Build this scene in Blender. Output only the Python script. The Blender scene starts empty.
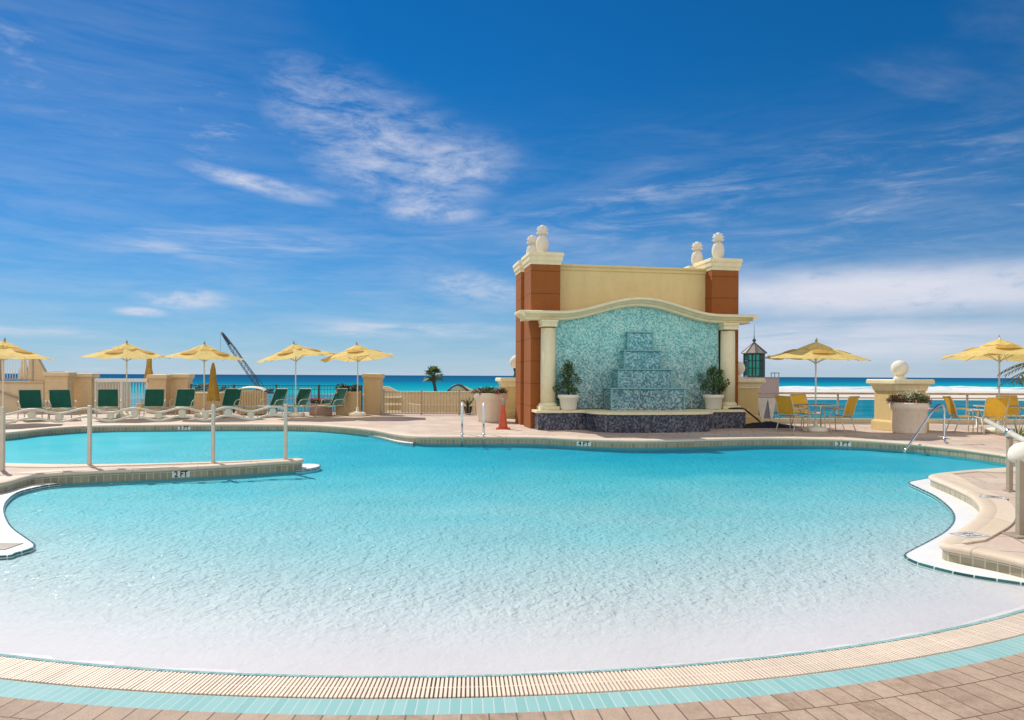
import bpy, math, random
from math import sin, cos, pi, radians, atan2, hypot, sqrt
from mathutils import Vector, Matrix, Euler
from mathutils.geometry import tessellate_polygon

C = bpy.context.scene.collection
scene = bpy.context.scene
random.seed(7)
CAMH, FPX, HX, HY, SL = 1.6, 700.0, 512.0, 375.7, 0.0045
DZ = 0.15                                    # pool deck above the water level (z = 0)
SUN_AZ = (-0.66, 0.75)                       # horizontal direction towards the sun
SUN_EL = 46.0

def ray(px, py):
    dx, dy = px - HX, py - HY
    return (dx + SL * dy) / FPX, (dy - SL * dx) / FPX      # right, down per metre of depth

def G(px, py, z=DZ):                         # a point of the photo on a level plane
    u, v = ray(px, py)
    t = (CAMH - z) / v
    return Vector((u * t, t, z))

def D(px, py, d):                            # a point of the photo at a known distance
    u, v = ray(px, py)
    return Vector((u * d, d, CAMH - v * d))

# ------------------------------------------------------------------ mesh builder
class MB:
    def __init__(s):
        s.v, s.f, s.sm, s.uv = [], [], [], {}
    def add(s, vs, fs, smooth=False, uvs=None):
        b = len(s.v)
        s.v += [tuple(p) for p in vs]
        for f in fs:
            s.f.append([i + b for i in f]); s.sm.append(smooth)
        if uvs:
            for i, q in enumerate(uvs): s.uv[b + i] = q
        return s
    def box(s, x0, x1, y0, y1, z0, z1, M=None):
        vs = [Vector((x, y, z)) for z in (z0, z1) for y in (y0, y1) for x in (x0, x1)]
        if M: vs = [M @ p for p in vs]
        return s.add(vs, [(0, 2, 3, 1), (4, 5, 7, 6), (0, 1, 5, 4), (2, 6, 7, 3), (0, 4, 6, 2), (1, 3, 7, 5)])
    def tube(s, pts, r, n=8, cap=True):
        pts = [Vector(p) for p in pts]; k = len(pts)
        rs = r if isinstance(r, (list, tuple)) else [r] * k
        vs, prev = [], None
        for i, p in enumerate(pts):
            t = (pts[min(i + 1, k - 1)] - pts[max(i - 1, 0)]).normalized()
            if prev is None:
                a = Vector((0, 0, 1)) if abs(t.z) < .9 else Vector((1, 0, 0))
                nx = t.cross(a).normalized()
            else:
                nx = (prev - t * prev.dot(t)).normalized()
            prev = nx; ny = t.cross(nx)
            vs += [p + (nx * cos(2 * pi * j / n) + ny * sin(2 * pi * j / n)) * rs[i] for j in range(n)]
        fs = [(i * n + j, i * n + (j + 1) % n, (i + 1) * n + (j + 1) % n, (i + 1) * n + j) for i in range(k - 1) for j in range(n)]
        s.add(vs, fs, True)
        if cap:
            b = len(s.v) - len(vs)
            s.f.append([b + j for j in range(n)][::-1]); s.sm.append(False)
            s.f.append([b + (k - 1) * n + j for j in range(n)]); s.sm.append(False)
        return s
    def lathe(s, prof, n=24, c=(0, 0, 0), smooth=True, sq=None):
        vs = []
        for r, z in prof:
            for j in range(n):
                a = 2 * pi * (j + .5) / n
                vs.append((c[0] + r * cos(a), c[1] + r * sin(a), c[2] + z))
        k = len(prof)
        fs = [(i * n + j, i * n + (j + 1) % n, (i + 1) * n + (j + 1) % n, (i + 1) * n + j) for i in range(k - 1) for j in range(n)]
        fs += [tuple(range(n))[::-1], tuple((k - 1) * n + j for j in range(n))]
        return s.add(vs, fs, smooth)
    def prism(s, poly, z0, z1, M=None, sides=True, top=True, bottom=True):
        n = len(poly)
        tri = tessellate_polygon([[Vector((p[0], p[1], 0)) for p in poly]])
        area = sum(poly[i][0] * poly[(i + 1) % n][1] - poly[(i + 1) % n][0] * poly[i][1] for i in range(n))
        up = []
        for t in tri:
            a, b, c = (poly[i] for i in t)
            ar = (b[0] - a[0]) * (c[1] - a[1]) - (c[0] - a[0]) * (b[1] - a[1])
            up.append(tuple(t) if ar > 0 else tuple(t[::-1]))
        vs = [Vector((p[0], p[1], z0)) for p in poly] + [Vector((p[0], p[1], z1)) for p in poly]
        if M: vs = [M @ p for p in vs]
        fs = []
        if top: fs += [tuple(i + n for i in t) for t in up]
        if bottom: fs += [t[::-1] for t in up]
        if sides:
            for i in range(n):
                j = (i + 1) % n
                q = (i, j, j + n, i + n)
                fs.append(q if area > 0 else q[::-1])
        return s.add(vs, fs)
    def build(s, name, m, parent=None, loc=(0, 0, 0), bevel=0, rot=None, seg=2):
        me = bpy.data.meshes.new(name)
        me.from_pydata(s.v, [], s.f); me.update()
        me.polygons.foreach_set('use_smooth', s.sm)
        if s.uv:
            l = me.uv_layers.new(name='UVMap')
            for lp in me.loops:
                l.data[lp.index].uv = s.uv.get(lp.vertex_index, (0, 0))
        me.materials.append(m)
        o = bpy.data.objects.new(name, me); C.objects.link(o)
        o.location = loc
        if rot: o.rotation_euler = rot
        if parent: o.parent = parent
        if bevel:
            b = o.modifiers.new('soft_edges', 'BEVEL'); b.width = bevel; b.segments = seg; b.limit_method = 'ANGLE'
        return o

def spline(pts, per=6, closed=False):
    P = [Vector(p) for p in pts]; n = len(P); out = []
    rng = n if closed else n - 1
    for i in range(rng):
        p0 = P[i - 1] if (closed or i > 0) else P[0] * 2 - P[1]
        p1, p2 = P[i], P[(i + 1) % n]
        p3 = P[(i + 2) % n] if (closed or i + 2 < n) else P[n - 1] * 2 - P[n - 2]
        for j in range(per):
            t = j / per
            out.append(.5 * ((2 * p1) + (p2 - p0) * t + (2 * p0 - 5 * p1 + 4 * p2 - p3) * t * t + (3 * p1 - p0 - 3 * p2 + p3) * t ** 3))
    if not closed: out.append(P[-1])
    return out

# ------------------------------------------------------------------ things
def tag(o, label=None, cat=None, group=None, kind=None):
    if label: o['label'] = label
    if cat: o['category'] = cat
    if group: o['group'] = group
    if kind: o['kind'] = kind
    return o
def thing(name, label, cat, loc=(0, 0, 0), rotz=0, group=None):
    o = bpy.data.objects.new(name, None); C.objects.link(o)
    o.empty_display_size = .2
    o.location = loc; o.rotation_euler = (0, 0, rotz)
    return tag(o, label, cat, group)
def copy_tree(o, parent=None):
    c = o.copy(); C.objects.link(c)
    if parent: c.parent = parent
    for ch in list(o.children): copy_tree(ch, c)
    return c
def dup(proto, loc, rotz, label):
    c = copy_tree(proto); c.location = loc; c.rotation_euler = (0, 0, rotz); c['label'] = label
    return c
def structure(o): o['kind'] = 'structure'; return o

# ------------------------------------------------------------------ materials
def new_mat(name):
    m = bpy.data.materials.new(name); m.use_nodes = True
    nt = m.node_tree; nt.nodes.clear()
    out = nt.nodes.new('ShaderNodeOutputMaterial')
    return m, nt, out
def N(nt, typ, **kw):
    n = nt.nodes.new(typ)
    for k, v in kw.items():
        if k.startswith('i_'):
            n.inputs[k[2:].replace('_', ' ')].default_value = v
        else: setattr(n, k, v)
    return n
def L(nt, a, b): nt.links.new(a, b)
def rgb(c): return (c[0], c[1], c[2], 1)
def ramp(nt, fac, stops, interp='LINEAR'):
    r = nt.nodes.new('ShaderNodeValToRGB'); r.color_ramp.interpolation = interp
    e = r.color_ramp.elements
    while len(e) > 1: e.remove(e[-1])
    e[0].position = stops[0][0]; e[0].color = rgb(stops[0][1])
    for p, c in stops[1:]:
        x = e.new(p); x.color = rgb(c)
    L(nt, fac, r.inputs[0]); return r.outputs[0]
def mixc(nt, fac, a, b, mode='MIX'):
    m = nt.nodes.new('ShaderNodeMix'); m.data_type = 'RGBA'; m.blend_type = mode
    for s, v in ((m.inputs[0], fac), (m.inputs[6], a), (m.inputs[7], b)):
        if isinstance(v, (int, float)): s.default_value = v
        elif isinstance(v, (tuple, list)): s.default_value = rgb(v)
        else: L(nt, v, s)
    return m.outputs[2]
def mth(nt, op, a, b=None, c=None, clamp=False):
    m = nt.nodes.new('ShaderNodeMath'); m.operation = op; m.use_clamp = clamp
    for i, v in enumerate((a, b, c)):
        if v is None: continue
        if isinstance(v, (int, float)): m.inputs[i].default_value = v
        else: L(nt, v, m.inputs[i])
    return m.outputs[0]
def noise(nt, vec, scale, detail=4, rough=.55, dist=0):
    n = N(nt, 'ShaderNodeTexNoise'); n.inputs['Scale'].default_value = scale; n.inputs['Detail'].default_value = detail
    n.inputs['Roughness'].default_value = rough; n.inputs['Distortion'].default_value = dist
    if vec is not None: L(nt, vec, n.inputs['Vector'])
    return n.outputs[0]
def objco(nt): return N(nt, 'ShaderNodeTexCoord').outputs['Object']
def pos(nt): return N(nt, 'ShaderNodeNewGeometry').outputs['Position']
def uvco(nt): return N(nt, 'ShaderNodeTexCoord').outputs['UV']
def mapping(nt, vec, scale=(1, 1, 1), rot=(0, 0, 0), loc=(0, 0, 0)):
    m = N(nt, 'ShaderNodeMapping'); L(nt, vec, m.inputs[0])
    m.inputs['Location'].default_value = loc; m.inputs['Rotation'].default_value = rot; m.inputs['Scale'].default_value = scale
    return m.outputs[0]
def princ(nt, out, col, rough=.6, bump=None, bstr=.3, bdist=.01, metal=0, spec=.5):
    p = N(nt, 'ShaderNodeBsdfPrincipled')
    if isinstance(col, (tuple, list)): p.inputs['Base Color'].default_value = rgb(col)
    else: L(nt, col, p.inputs['Base Color'])
    if isinstance(rough, (int, float)): p.inputs['Roughness'].default_value = rough
    else: L(nt, rough, p.inputs['Roughness'])
    p.inputs['Metallic'].default_value = metal; p.inputs['Specular IOR Level'].default_value = spec
    if bump is not None:
        b = N(nt, 'ShaderNodeBump'); b.inputs['Strength'].default_value = bstr; b.inputs['Distance'].default_value = bdist
        L(nt, bump, b.inputs['Height']); L(nt, b.outputs[0], p.inputs['Normal'])
    L(nt, p.outputs[0], out.inputs[0]); return p
def plain(name, col, rough=.6, var=.15, scale=6, bstr=.15, metal=0, spec=.5, fine=60):
    m, nt, out = new_mat(name); v = objco(nt)
    n = noise(nt, v, scale, 5, .6); n2 = noise(nt, v, fine, 3, .6)
    lo = tuple(c * (1 - var) for c in col); hi = tuple(min(1, c * (1 + var)) for c in col)
    c = ramp(nt, n, [(.3, lo), (.7, hi)])
    r = mth(nt, 'ADD', mth(nt, 'MULTIPLY', n, .2), rough - .1)
    princ(nt, out, c, r, n2, bstr, .004, metal, spec); return m
def stucco(name, col, stain=(.5, .42, .3), amt=.25, joints=0):
    m, nt, out = new_mat(name); v = objco(nt)
    n = noise(nt, v, 1.3, 6, .65); n2 = noise(nt, v, 70, 4, .7)
    st = noise(nt, mapping(nt, v, (3.2, 3.2, .5)), 1.3, 6, .68)
    c = mixc(nt, ramp(nt, n, [(.35, (0, 0, 0)), (.75, (1, 1, 1))]), tuple(x * .93 for x in col), col)
    c = mixc(nt, mth(nt, 'MULTIPLY', ramp(nt, st, [(.46, (0, 0, 0)), (.72, (1, 1, 1))]), amt), c, stain)
    h = n2
    if joints:
        z = N(nt, 'ShaderNodeSeparateXYZ'); L(nt, v, z.inputs[0])
        f = mth(nt, 'FRACT', mth(nt, 'DIVIDE', z.outputs[2], joints))
        g = mth(nt, 'LESS_THAN', mth(nt, 'ABSOLUTE', mth(nt, 'SUBTRACT', f, .5)), .485)
        c = mixc(nt, g, tuple(x * .45 for x in col), c)
        h = mth(nt, 'ADD', mth(nt, 'MULTIPLY', n2, .15), g)
    gr = noise(nt, v, 9, 6, .7)
    c = mixc(nt, mth(nt, 'MULTIPLY', ramp(nt, gr, [(.30, (1, 1, 1)), (.48, (0, 0, 0))]), amt * .8), c, tuple(x * .8 for x in stain))
    princ(nt, out, c, .85, h, .35, .006, 0, .25); return m
def mosaic(name, stops, size=.038, rough=.18, by_height=None):
    m, nt, out = new_mat(name); v = objco(nt)
    sc = N(nt, 'ShaderNodeVectorMath', operation='SCALE'); L(nt, v, sc.inputs[0]); sc.inputs['Scale'].default_value = 1 / size
    ofs = N(nt, 'ShaderNodeVectorMath', operation='ADD'); L(nt, sc.outputs[0], ofs.inputs[0]); ofs.inputs[1].default_value = (.37, .41, .33)
    fl = N(nt, 'ShaderNodeVectorMath', operation='FLOOR'); L(nt, ofs.outputs[0], fl.inputs[0])
    w = N(nt, 'ShaderNodeTexWhiteNoise'); L(nt, fl.outputs[0], w.inputs['Vector'])
    big = noise(nt, v, 2.2, 4, .6)
    f = mth(nt, 'ADD', w.outputs['Value'], mth(nt, 'MULTIPLY', mth(nt, 'SUBTRACT', big, .5), .7), clamp=True)
    c = ramp(nt, f, stops, 'CONSTANT')
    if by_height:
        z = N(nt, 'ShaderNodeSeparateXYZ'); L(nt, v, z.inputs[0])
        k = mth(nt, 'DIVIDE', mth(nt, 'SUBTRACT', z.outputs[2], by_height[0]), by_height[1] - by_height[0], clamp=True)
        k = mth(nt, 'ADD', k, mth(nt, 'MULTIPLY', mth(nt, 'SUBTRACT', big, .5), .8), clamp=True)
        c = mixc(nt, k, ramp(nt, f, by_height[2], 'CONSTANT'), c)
    fr = N(nt, 'ShaderNodeVectorMath', operation='FRACTION'); L(nt, ofs.outputs[0], fr.inputs[0])
    p = princ(nt, out, c, mth(nt, 'ADD', mth(nt, 'MULTIPLY', w.outputs['Value'], .25), rough), w.outputs['Value'], .3, .004)
    return m
def pavers(name, cols, bw, bh, vec='uv', mortar=(.16, .13, .11), ms=.012, bias=0, off=.5, rot=0, rough=.75, big=(.5, .38, .34), bigamt=.3, bumpd=.012):
    m, nt, out = new_mat(name)
    v = uvco(nt) if vec == 'uv' else pos(nt)
    if rot: v = mapping(nt, v, rot=(0, 0, rot))
    b = N(nt, 'ShaderNodeTexBrick'); b.offset = off
    wob = noise(nt, v, 3.0, 2, .5)
    L(nt, v, b.inputs['Vector'])
    b.inputs['Color1'].default_value = (0, 0, 0, 1); b.inputs['Color2'].default_value = (1, 1, 1, 1); b.inputs['Mortar'].default_value = (.5, .5, .5, 1)
    b.inputs['Scale'].default_value = 1; b.inputs['Mortar Size'].default_value = ms; b.inputs['Mortar Smooth'].default_value = .3
    b.inputs['Bias'].default_value = bias; b.inputs['Brick Width'].default_value = bw; b.inputs['Row Height'].default_value = bh
    n1 = noise(nt, v, 14, 5, .65); n2 = noise(nt, v, 150, 3, .7); n3 = noise(nt, v, .55, 3, .5)
    n1 = mth(nt, 'ADD', mth(nt, 'MULTIPLY', n1, .6), mth(nt, 'MULTIPLY', noise(nt, mapping(nt, v, (1, .4, 1)), 38, 5, .75), .4))
    f = mth(nt, 'ADD', mth(nt, 'MULTIPLY', b.outputs['Color'], .42), mth(nt, 'MULTIPLY', mth(nt, 'SUBTRACT', n1, .34), 2.0))
    c = ramp(nt, f, cols)
    c = mixc(nt, mth(nt, 'MULTIPLY', ramp(nt, n3, [(.42, (0, 0, 0)), (.62, (1, 1, 1))]), bigamt), c, big)
    c = mixc(nt, ramp(nt, n2, [(.25, (0, 0, 0)), (.46, (1, 1, 1))]), tuple(x * .75 for x in cols[0][1]), c)
    c = mixc(nt, b.outputs['Fac'], c, mortar)
    h = mth(nt, 'ADD', mth(nt, 'MULTIPLY', mth(nt, 'SUBTRACT', 1, b.outputs['Fac']), 1), mth(nt, 'MULTIPLY', n1, .35))
    princ(nt, out, c, rough, h, .6, bumpd, 0, .3); return m
def grid_tiles(name, cols, w, h, mortar, ms=.004, rough=.2, off=0):
    m, nt, out = new_mat(name); v = uvco(nt)
    b = N(nt, 'ShaderNodeTexBrick'); b.offset = off; L(nt, v, b.inputs['Vector'])
    b.inputs['Color1'].default_value = (0, 0, 0, 1); b.inputs['Color2'].default_value = (1, 1, 1, 1); b.inputs['Mortar'].default_value = (.5, .5, .5, 1)
    b.inputs['Scale'].default_value = 1; b.inputs['Mortar Size'].default_value = ms; b.inputs['Mortar Smooth'].default_value = .2
    b.inputs['Brick Width'].default_value = w; b.inputs['Row Height'].default_value = h
    n = noise(nt, v, 5, 4, .6)
    f = mth(nt, 'ADD', mth(nt, 'MULTIPLY', b.outputs['Color'], .7), mth(nt, 'MULTIPLY', n, .3))
    c = mixc(nt, b.outputs['Fac'], ramp(nt, f, cols), mortar)
    princ(nt, out, c, rough, mth(nt, 'SUBTRACT', 1, b.outputs['Fac']), .4, .004); return m
def foliage(name, lo, hi, trans=.25):
    m, nt, out = new_mat(name)
    oi = N(nt, 'ShaderNodeNewGeometry')
    c = ramp(nt, oi.outputs['Random Per Island'], [(0, lo), (.55, hi), (1, tuple(min(1, x * 1.5) for x in hi))])
    d = N(nt, 'ShaderNodeBsdfPrincipled'); L(nt, c, d.inputs['Base Color']); d.inputs['Roughness'].default_value = .5
    t = N(nt, 'ShaderNodeBsdfTranslucent'); L(nt, c, t.inputs[0])
    x = N(nt, 'ShaderNodeMixShader'); x.inputs[0].default_value = trans
    L(nt, d.outputs[0], x.inputs[1]); L(nt, t.outputs[0], x.inputs[2]); L(nt, x.outputs[0], out.inputs[0]); return m
def fabric(name, col, trans=.35, scale=5, weave=260):
    m, nt, out = new_mat(name); v = objco(nt)
    n = noise(nt, v, scale, 4, .6); n2 = noise(nt, v, weave, 2, .5)
    c = ramp(nt, n, [(.3, tuple(x * .85 for x in col)), (.7, tuple(min(1, x * 1.08) for x in col))])
    d = princ(nt, out, c, .8, n2, .15, .002, 0, .2)
    t = N(nt, 'ShaderNodeBsdfTranslucent'); L(nt, c, t.inputs[0])
    x = N(nt, 'ShaderNodeMixShader'); x.inputs[0].default_value = trans
    L(nt, d.outputs[0], x.inputs[1]); L(nt, t.outputs[0], x.inputs[2]); L(nt, x.outputs[0], out.inputs[0]); return m
def glass(name, tint, refl=.5):
    m, nt, out = new_mat(name)
    t = N(nt, 'ShaderNodeBsdfTransparent'); t.inputs[0].default_value = rgb(tint)
    g = N(nt, 'ShaderNodeBsdfGlossy'); g.inputs['Roughness'].default_value = .02
    f = N(nt, 'ShaderNodeFresnel'); f.inputs[0].default_value = 1.45
    x = N(nt, 'ShaderNodeMixShader'); L(nt, mth(nt, 'MULTIPLY', f.outputs[0], refl), x.inputs[0])
    L(nt, t.outputs[0], x.inputs[1]); L(nt, g.outputs[0], x.inputs[2]); L(nt, x.outputs[0], out.inputs[0]); return m

M = {}
M['cream'] = stucco('cream_stucco', (.78, .61, .30), (.54, .42, .21), .25)
M['cornice'] = stucco('cornice_plaster', (.86, .765, .51), (.55, .46, .29), .3)
M['yellow_wall'] = stucco('yellow_stucco', (.68, .525, .25), (.46, .34, .16), .3)
M['terra'] = stucco('terracotta_stucco', (.33, .105, .026), (.2, .07, .022), .4, joints=.62)
M['white_stone'] = stucco('white_cast_stone', (.80, .75, .64), (.5, .44, .34), .25)
M['pot'] = stucco('planter_concrete', (.82, .71, .57), (.55, .45, .34), .35)
M['white_pot'] = stucco('white_pot_glaze', (.82, .78, .64), (.5, .45, .36), .15)
M['tan_wall'] = stucco('tan_stucco', (.68, .52, .31), (.46, .35, .2), .4)
M['tan_light'] = stucco('pale_tan_stucco', (.72, .58, .38), (.5, .4, .25), .3)
M['pink_wall'] = stucco('pink_stucco', (.58, .38, .34), (.35, .25, .22), .2)
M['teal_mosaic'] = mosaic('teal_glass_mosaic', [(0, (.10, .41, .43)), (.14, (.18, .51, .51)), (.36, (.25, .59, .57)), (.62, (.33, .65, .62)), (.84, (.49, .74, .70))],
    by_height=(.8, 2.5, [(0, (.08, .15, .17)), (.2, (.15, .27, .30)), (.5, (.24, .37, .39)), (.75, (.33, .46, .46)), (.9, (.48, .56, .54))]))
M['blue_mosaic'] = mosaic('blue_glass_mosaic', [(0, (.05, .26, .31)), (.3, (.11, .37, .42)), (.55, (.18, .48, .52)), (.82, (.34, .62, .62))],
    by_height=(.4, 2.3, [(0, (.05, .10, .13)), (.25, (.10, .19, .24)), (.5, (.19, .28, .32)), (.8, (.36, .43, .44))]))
M['dark_mosaic'] = mosaic('dark_glass_mosaic', [(0, (.02, .022, .035)), (.3, (.038, .045, .08)), (.55, (.065, .075, .125)), (.75, (.12, .13, .17)), (.9, (.17, .185, .22))], .04)
M['frame'] = plain('painted_aluminium', (.62, .56, .43), .4, .08, spec=.5)
M['lounger_frame'] = plain('lounger_frame_paint', (.50, .46, .36), .4, .08)
M['white_metal'] = plain('white_powder_coat', (.75, .73, .66), .4, .06)
M['rail'] = plain('beige_rail_paint', (.60, .55, .45), .4, .1)
M['bronze'] = plain('bronze_post_paint', (.36, .30, .22), .4, .1)
M['grey_ink'] = plain('faded_grey_ink', (.22, .22, .22), .5, .1)
M['dark_metal'] = plain('dark_fence_paint', (.07, .07, .06), .5, .2)
M['chrome'] = plain('stainless_steel', (.62, .62, .62), .2, .05, metal=1, bstr=.02)
M['white_rail'] = plain('white_vinyl', (.80, .80, .80), .35, .04)
M['wood_rail'] = plain('weathered_top_rail', (.40, .31, .22), .6, .25)
M['yellow_fab'] = fabric('yellow_canvas', (.95, .73, .27), .42)
M['gold_fab'] = fabric('golden_canvas', (.66, .42, .10), .3)
M['yellow_sling'] = fabric('yellow_sling_mesh', (.74, .44, .05), .25)
M['green_sling'] = fabric('green_sling_mesh', (.014, .105, .084), .1)
M['green_seat'] = fabric('pale_green_sling', (.10, .36, .29), .1)
M['cone'] = plain('orange_cone_vinyl', (.56, .085, .03), .5, .15)
M['black'] = plain('black_rubber', (.015, .015, .015), .6, .3)
M['dark_plinth'] = plain('dark_window_frame', (.02, .05, .045), .4, .2)
M['roof_metal'] = plain('seamed_roof_metal', (.30, .25, .21), .5, .2)
M['soil'] = plain('potting_soil', (.07, .05, .035), .9, .3)
M['bark'] = plain('palm_bark', (.09, .065, .045), .9, .4, 20, .6)
M['shrub'] = foliage('topiary_leaf', (.022, .06, .016), (.07, .15, .035))
M['bed_leaf'] = foliage('bedding_leaf', (.03, .07, .02), (.10, .17, .05))
M['red_leaf'] = foliage('red_bedding_leaf', (.09, .03, .02), (.25, .10, .06))
M['red_flower'] = foliage('red_flower', (.35, .03, .03), (.55, .12, .1))
M['white_flower'] = foliage('cream_flower', (.5, .48, .3), (.7, .68, .5))
M['palm_leaf'] = foliage('palm_leaf', (.05, .10, .03), (.17, .22, .07))
M['dune_leaf'] = foliage('dune_shrub_leaf', (.03, .05, .02), (.09, .10, .04))
M['lantern_glass'] = glass('lantern_glass', (.35, .75, .68), .9)
M['panel_glass'] = glass('balustrade_glass', (.80, .94, .95), .5)
M['table_glass'] = glass('table_glass', (.75, .88, .85), .8)
M['cloth_white'] = fabric('white_pennant_cloth', (.78, .77, .75), .2)
M['cloth_grey'] = fabric('grey_blue_cloth', (.22, .27, .33), .1)
M['plaque'] = plain('white_marker_tile', (.72, .69, .62), .3, .05)
M['ink'] = plain('black_marker_ink', (.01, .01, .01), .4, .1)
M['steel_dark'] = plain('crane_steel', (.05, .05, .07), .6, .3)
M['red_steel'] = plain('crane_red_paint', (.25, .05, .05), .6, .3)
# ------------------------------------------------------------------ camera, sun, sky
cam = bpy.data.objects.new('camera', bpy.data.cameras.new('camera')); C.objects.link(cam)
cam.location = (0, 0, CAMH); cam.rotation_euler = (pi / 2, -SL, 0)
cam.data.sensor_width = 36; cam.data.lens = FPX / 1024 * 36
cam.data.shift_y = (HY - 360) / 1024
cam.data.clip_start = .05; cam.data.clip_end = 60000
scene.camera = cam
sd = Vector((SUN_AZ[0], SUN_AZ[1], 0)).normalized() * cos(radians(SUN_EL)); sd.z = sin(radians(SUN_EL))
sun = bpy.data.objects.new('sun', bpy.data.lights.new('sun', 'SUN')); C.objects.link(sun)
sun.data.energy = 4.6; sun.data.angle = radians(.5); sun.data.color = (1, .95, .86)
sun.rotation_euler = sd.to_track_quat('Z', 'Y').to_euler(); sun.location = (0, 0, 30)

w = bpy.data.worlds.new('World'); w.cycles.sampling_method = 'MANUAL'; w.cycles.sample_map_resolution = 512; scene.world = w; w.use_nodes = True
nt = w.node_tree; nt.nodes.clear()
wo = N(nt, 'ShaderNodeOutputWorld'); bg = N(nt, 'ShaderNodeBackground'); bg.inputs['Strength'].default_value = .13
L(nt, bg.outputs[0], wo.inputs[0])
sky = N(nt, 'ShaderNodeTexSky'); sky.sky_type = 'NISHITA'; sky.sun_disc = False
sky.sun_elevation = radians(SUN_EL); sky.sun_rotation = atan2(SUN_AZ[0], SUN_AZ[1])
sky.air_density = 1.0; sky.dust_density = .0; sky.ozone_density = 4.0; sky.altitude = 0
tc = N(nt, 'ShaderNodeTexCoord'); vec = tc.outputs['Generated']
nrm = N(nt, 'ShaderNodeVectorMath', operation='NORMALIZE'); L(nt, vec, nrm.inputs[0])
sx = N(nt, 'ShaderNodeSeparateXYZ'); L(nt, nrm.outputs[0], sx.inputs[0])
X, Y, Z = sx.outputs
az = mth(nt, 'ARCTAN2', X, Y)
el = mth(nt, 'ARCSINE', Z)
# planar cloud-layer coordinates
zz = mth(nt, 'ADD', mth(nt, 'MAXIMUM', Z, 0), .10)
pl = N(nt, 'ShaderNodeCombineXYZ'); L(nt, mth(nt, 'DIVIDE', X, zz), pl.inputs[0]); L(nt, mth(nt, 'DIVIDE', Y, zz), pl.inputs[1])
ae = N(nt, 'ShaderNodeCombineXYZ'); L(nt, az, ae.inputs[0]); L(nt, el, ae.inputs[1])
skyc = mixc(nt, 1.0, sky.outputs[0], (.03, .38, .63), 'MULTIPLY')
def smooth(v, a, b):
    m = N(nt, 'ShaderNodeMapRange', interpolation_type='SMOOTHSTEP'); L(nt, v, m.inputs[0])
    m.inputs[1].default_value = a; m.inputs[2].default_value = b; m.inputs[3].default_value = 0; m.inputs[4].default_value = 1
    return m.outputs[0]
warp = noise(nt, ae.outputs[0], 6, 3, .6)
def streak(rot, sc, loc, detail=7, rough=.62, dist=.6):
    return noise(nt, mapping(nt, ae.outputs[0], sc, (0, 0, rot), loc), 1, detail, rough, dist)
def px2ae(px, py):
    u, v = ray(px, py); return atan2(u, 1), atan2(-v, sqrt(1 + u * u))
def blob(px, py, wpx, hpx, rot, nz, lo, hi, amt):
    a, e = px2ae(px, py)
    m = mapping(nt, ae.outputs[0], (1, 1, 1), (0, 0, 0), (-a, -e, 0))
    m = mapping(nt, m, (FPX / wpx, FPX / hpx, 1), (0, 0, 0)) if not rot else mapping(nt, mapping(nt, m, rot=(0, 0, rot)), (FPX / wpx, FPX / hpx, 1))
    ln = N(nt, 'ShaderNodeVectorMath', operation='LENGTH'); L(nt, m, ln.inputs[0])
    r = mth(nt, 'ADD', ln.outputs['Value'], mth(nt, 'MULTIPLY', mth(nt, 'SUBTRACT', warp, .5), .55))
    k = mth(nt, 'SUBTRACT', 1, smooth(r, .15, 1.0))
    d = smooth(nz, lo, hi)
    return mth(nt, 'MULTIPLY', mth(nt, 'MULTIPLY', k, d), amt)
nA = streak(radians(28), (12, 46, 1), (3, 1, 0), 10, .70, .5)
nB = streak(radians(-50), (12, 34, 1), (1, 5, 0), 9, .68, .9)
nC = streak(radians(3), (5, 46, 1), (7, 2, 0), 9, .66, .5)
nD = streak(radians(-12), (7, 44, 1), (2, 8, 0), 9, .68, .5)
nE = noise(nt, mapping(nt, ae.outputs[0], (14, 40, 1), loc=(4, 4, 0)), 1, 10, .66, .3)
cl = None
def add(x):
    global cl
    cl = x if cl is None else mth(nt, 'MAXIMUM', cl, x)
nF = noise(nt, mapping(nt, ae.outputs[0], (12, 38, 1), (0, 0, radians(22)), (5, 3, 0)), 1, 11, .70, .3)
nG = noise(nt, mapping(nt, ae.outputs[0], (30, 13, 1), (0, 0, radians(25)), (2, 7, 0)), 1, 11, .70, .3)
add(blob(372, 142, 150, 74, radians(24), nF, .30, .76, .66))
add(blob(450, 166, 95, 46, radians(-4), nF, .26, .74, .70))
add(blob(425, 200, 80, 30, radians(14), nF, .28, .74, .62))
add(blob(430, 190, 80, 48, radians(-10), nG, .34, .80, .34))
add(blob(434, 212, 66, 15, 0, nE, .28, .68, .75))
add(blob(250, 182, 90, 13, radians(10), nF, .26, .66, .80))
add(blob(275, 187, 80, 10, radians(4), nE, .30, .70, .6))
add(blob(215, 125, 75, 55, radians(40), nA, .42, .75, .4))
add(blob(20, 45, 60, 22, radians(10), nE, .36, .8, .42))
add(blob(60, 90, 330, 170, 0, nC, .1, .9, .16))
add(blob(60, 110, 110, 30, radians(15), nA, .4, .8, .28))
add(blob(185, 299, 52, 13, 0, nE, .32, .66, .7))
add(blob(140, 312, 28, 6, 0, nE, .3, .6, .75))
add(blob(230, 245, 170, 26, radians(-4), nC, .35, .75, .55))
add(blob(470, 287, 95, 24, radians(10), nF, .30, .75, .62))
add(blob(400, 330, 160, 14, 0, nC, .36, .7, .65))
add(blob(40, 332, 80, 8, 0, nC, .36, .7, .6))
add(blob(900, 291, 290, 34, radians(1), nE, .10, .50, .9))
add(blob(830, 342, 340, 32, 0, nC, .15, .60, .72))
add(blob(660, 205, 260, 50, radians(-8), nD, .42, .85, .42))
add(blob(900, 190, 210, 60, radians(-14), nD, .46, .9, .36))
add(blob(985, 215, 120, 30, radians(-10), nD, .46, .86, .38))
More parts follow.
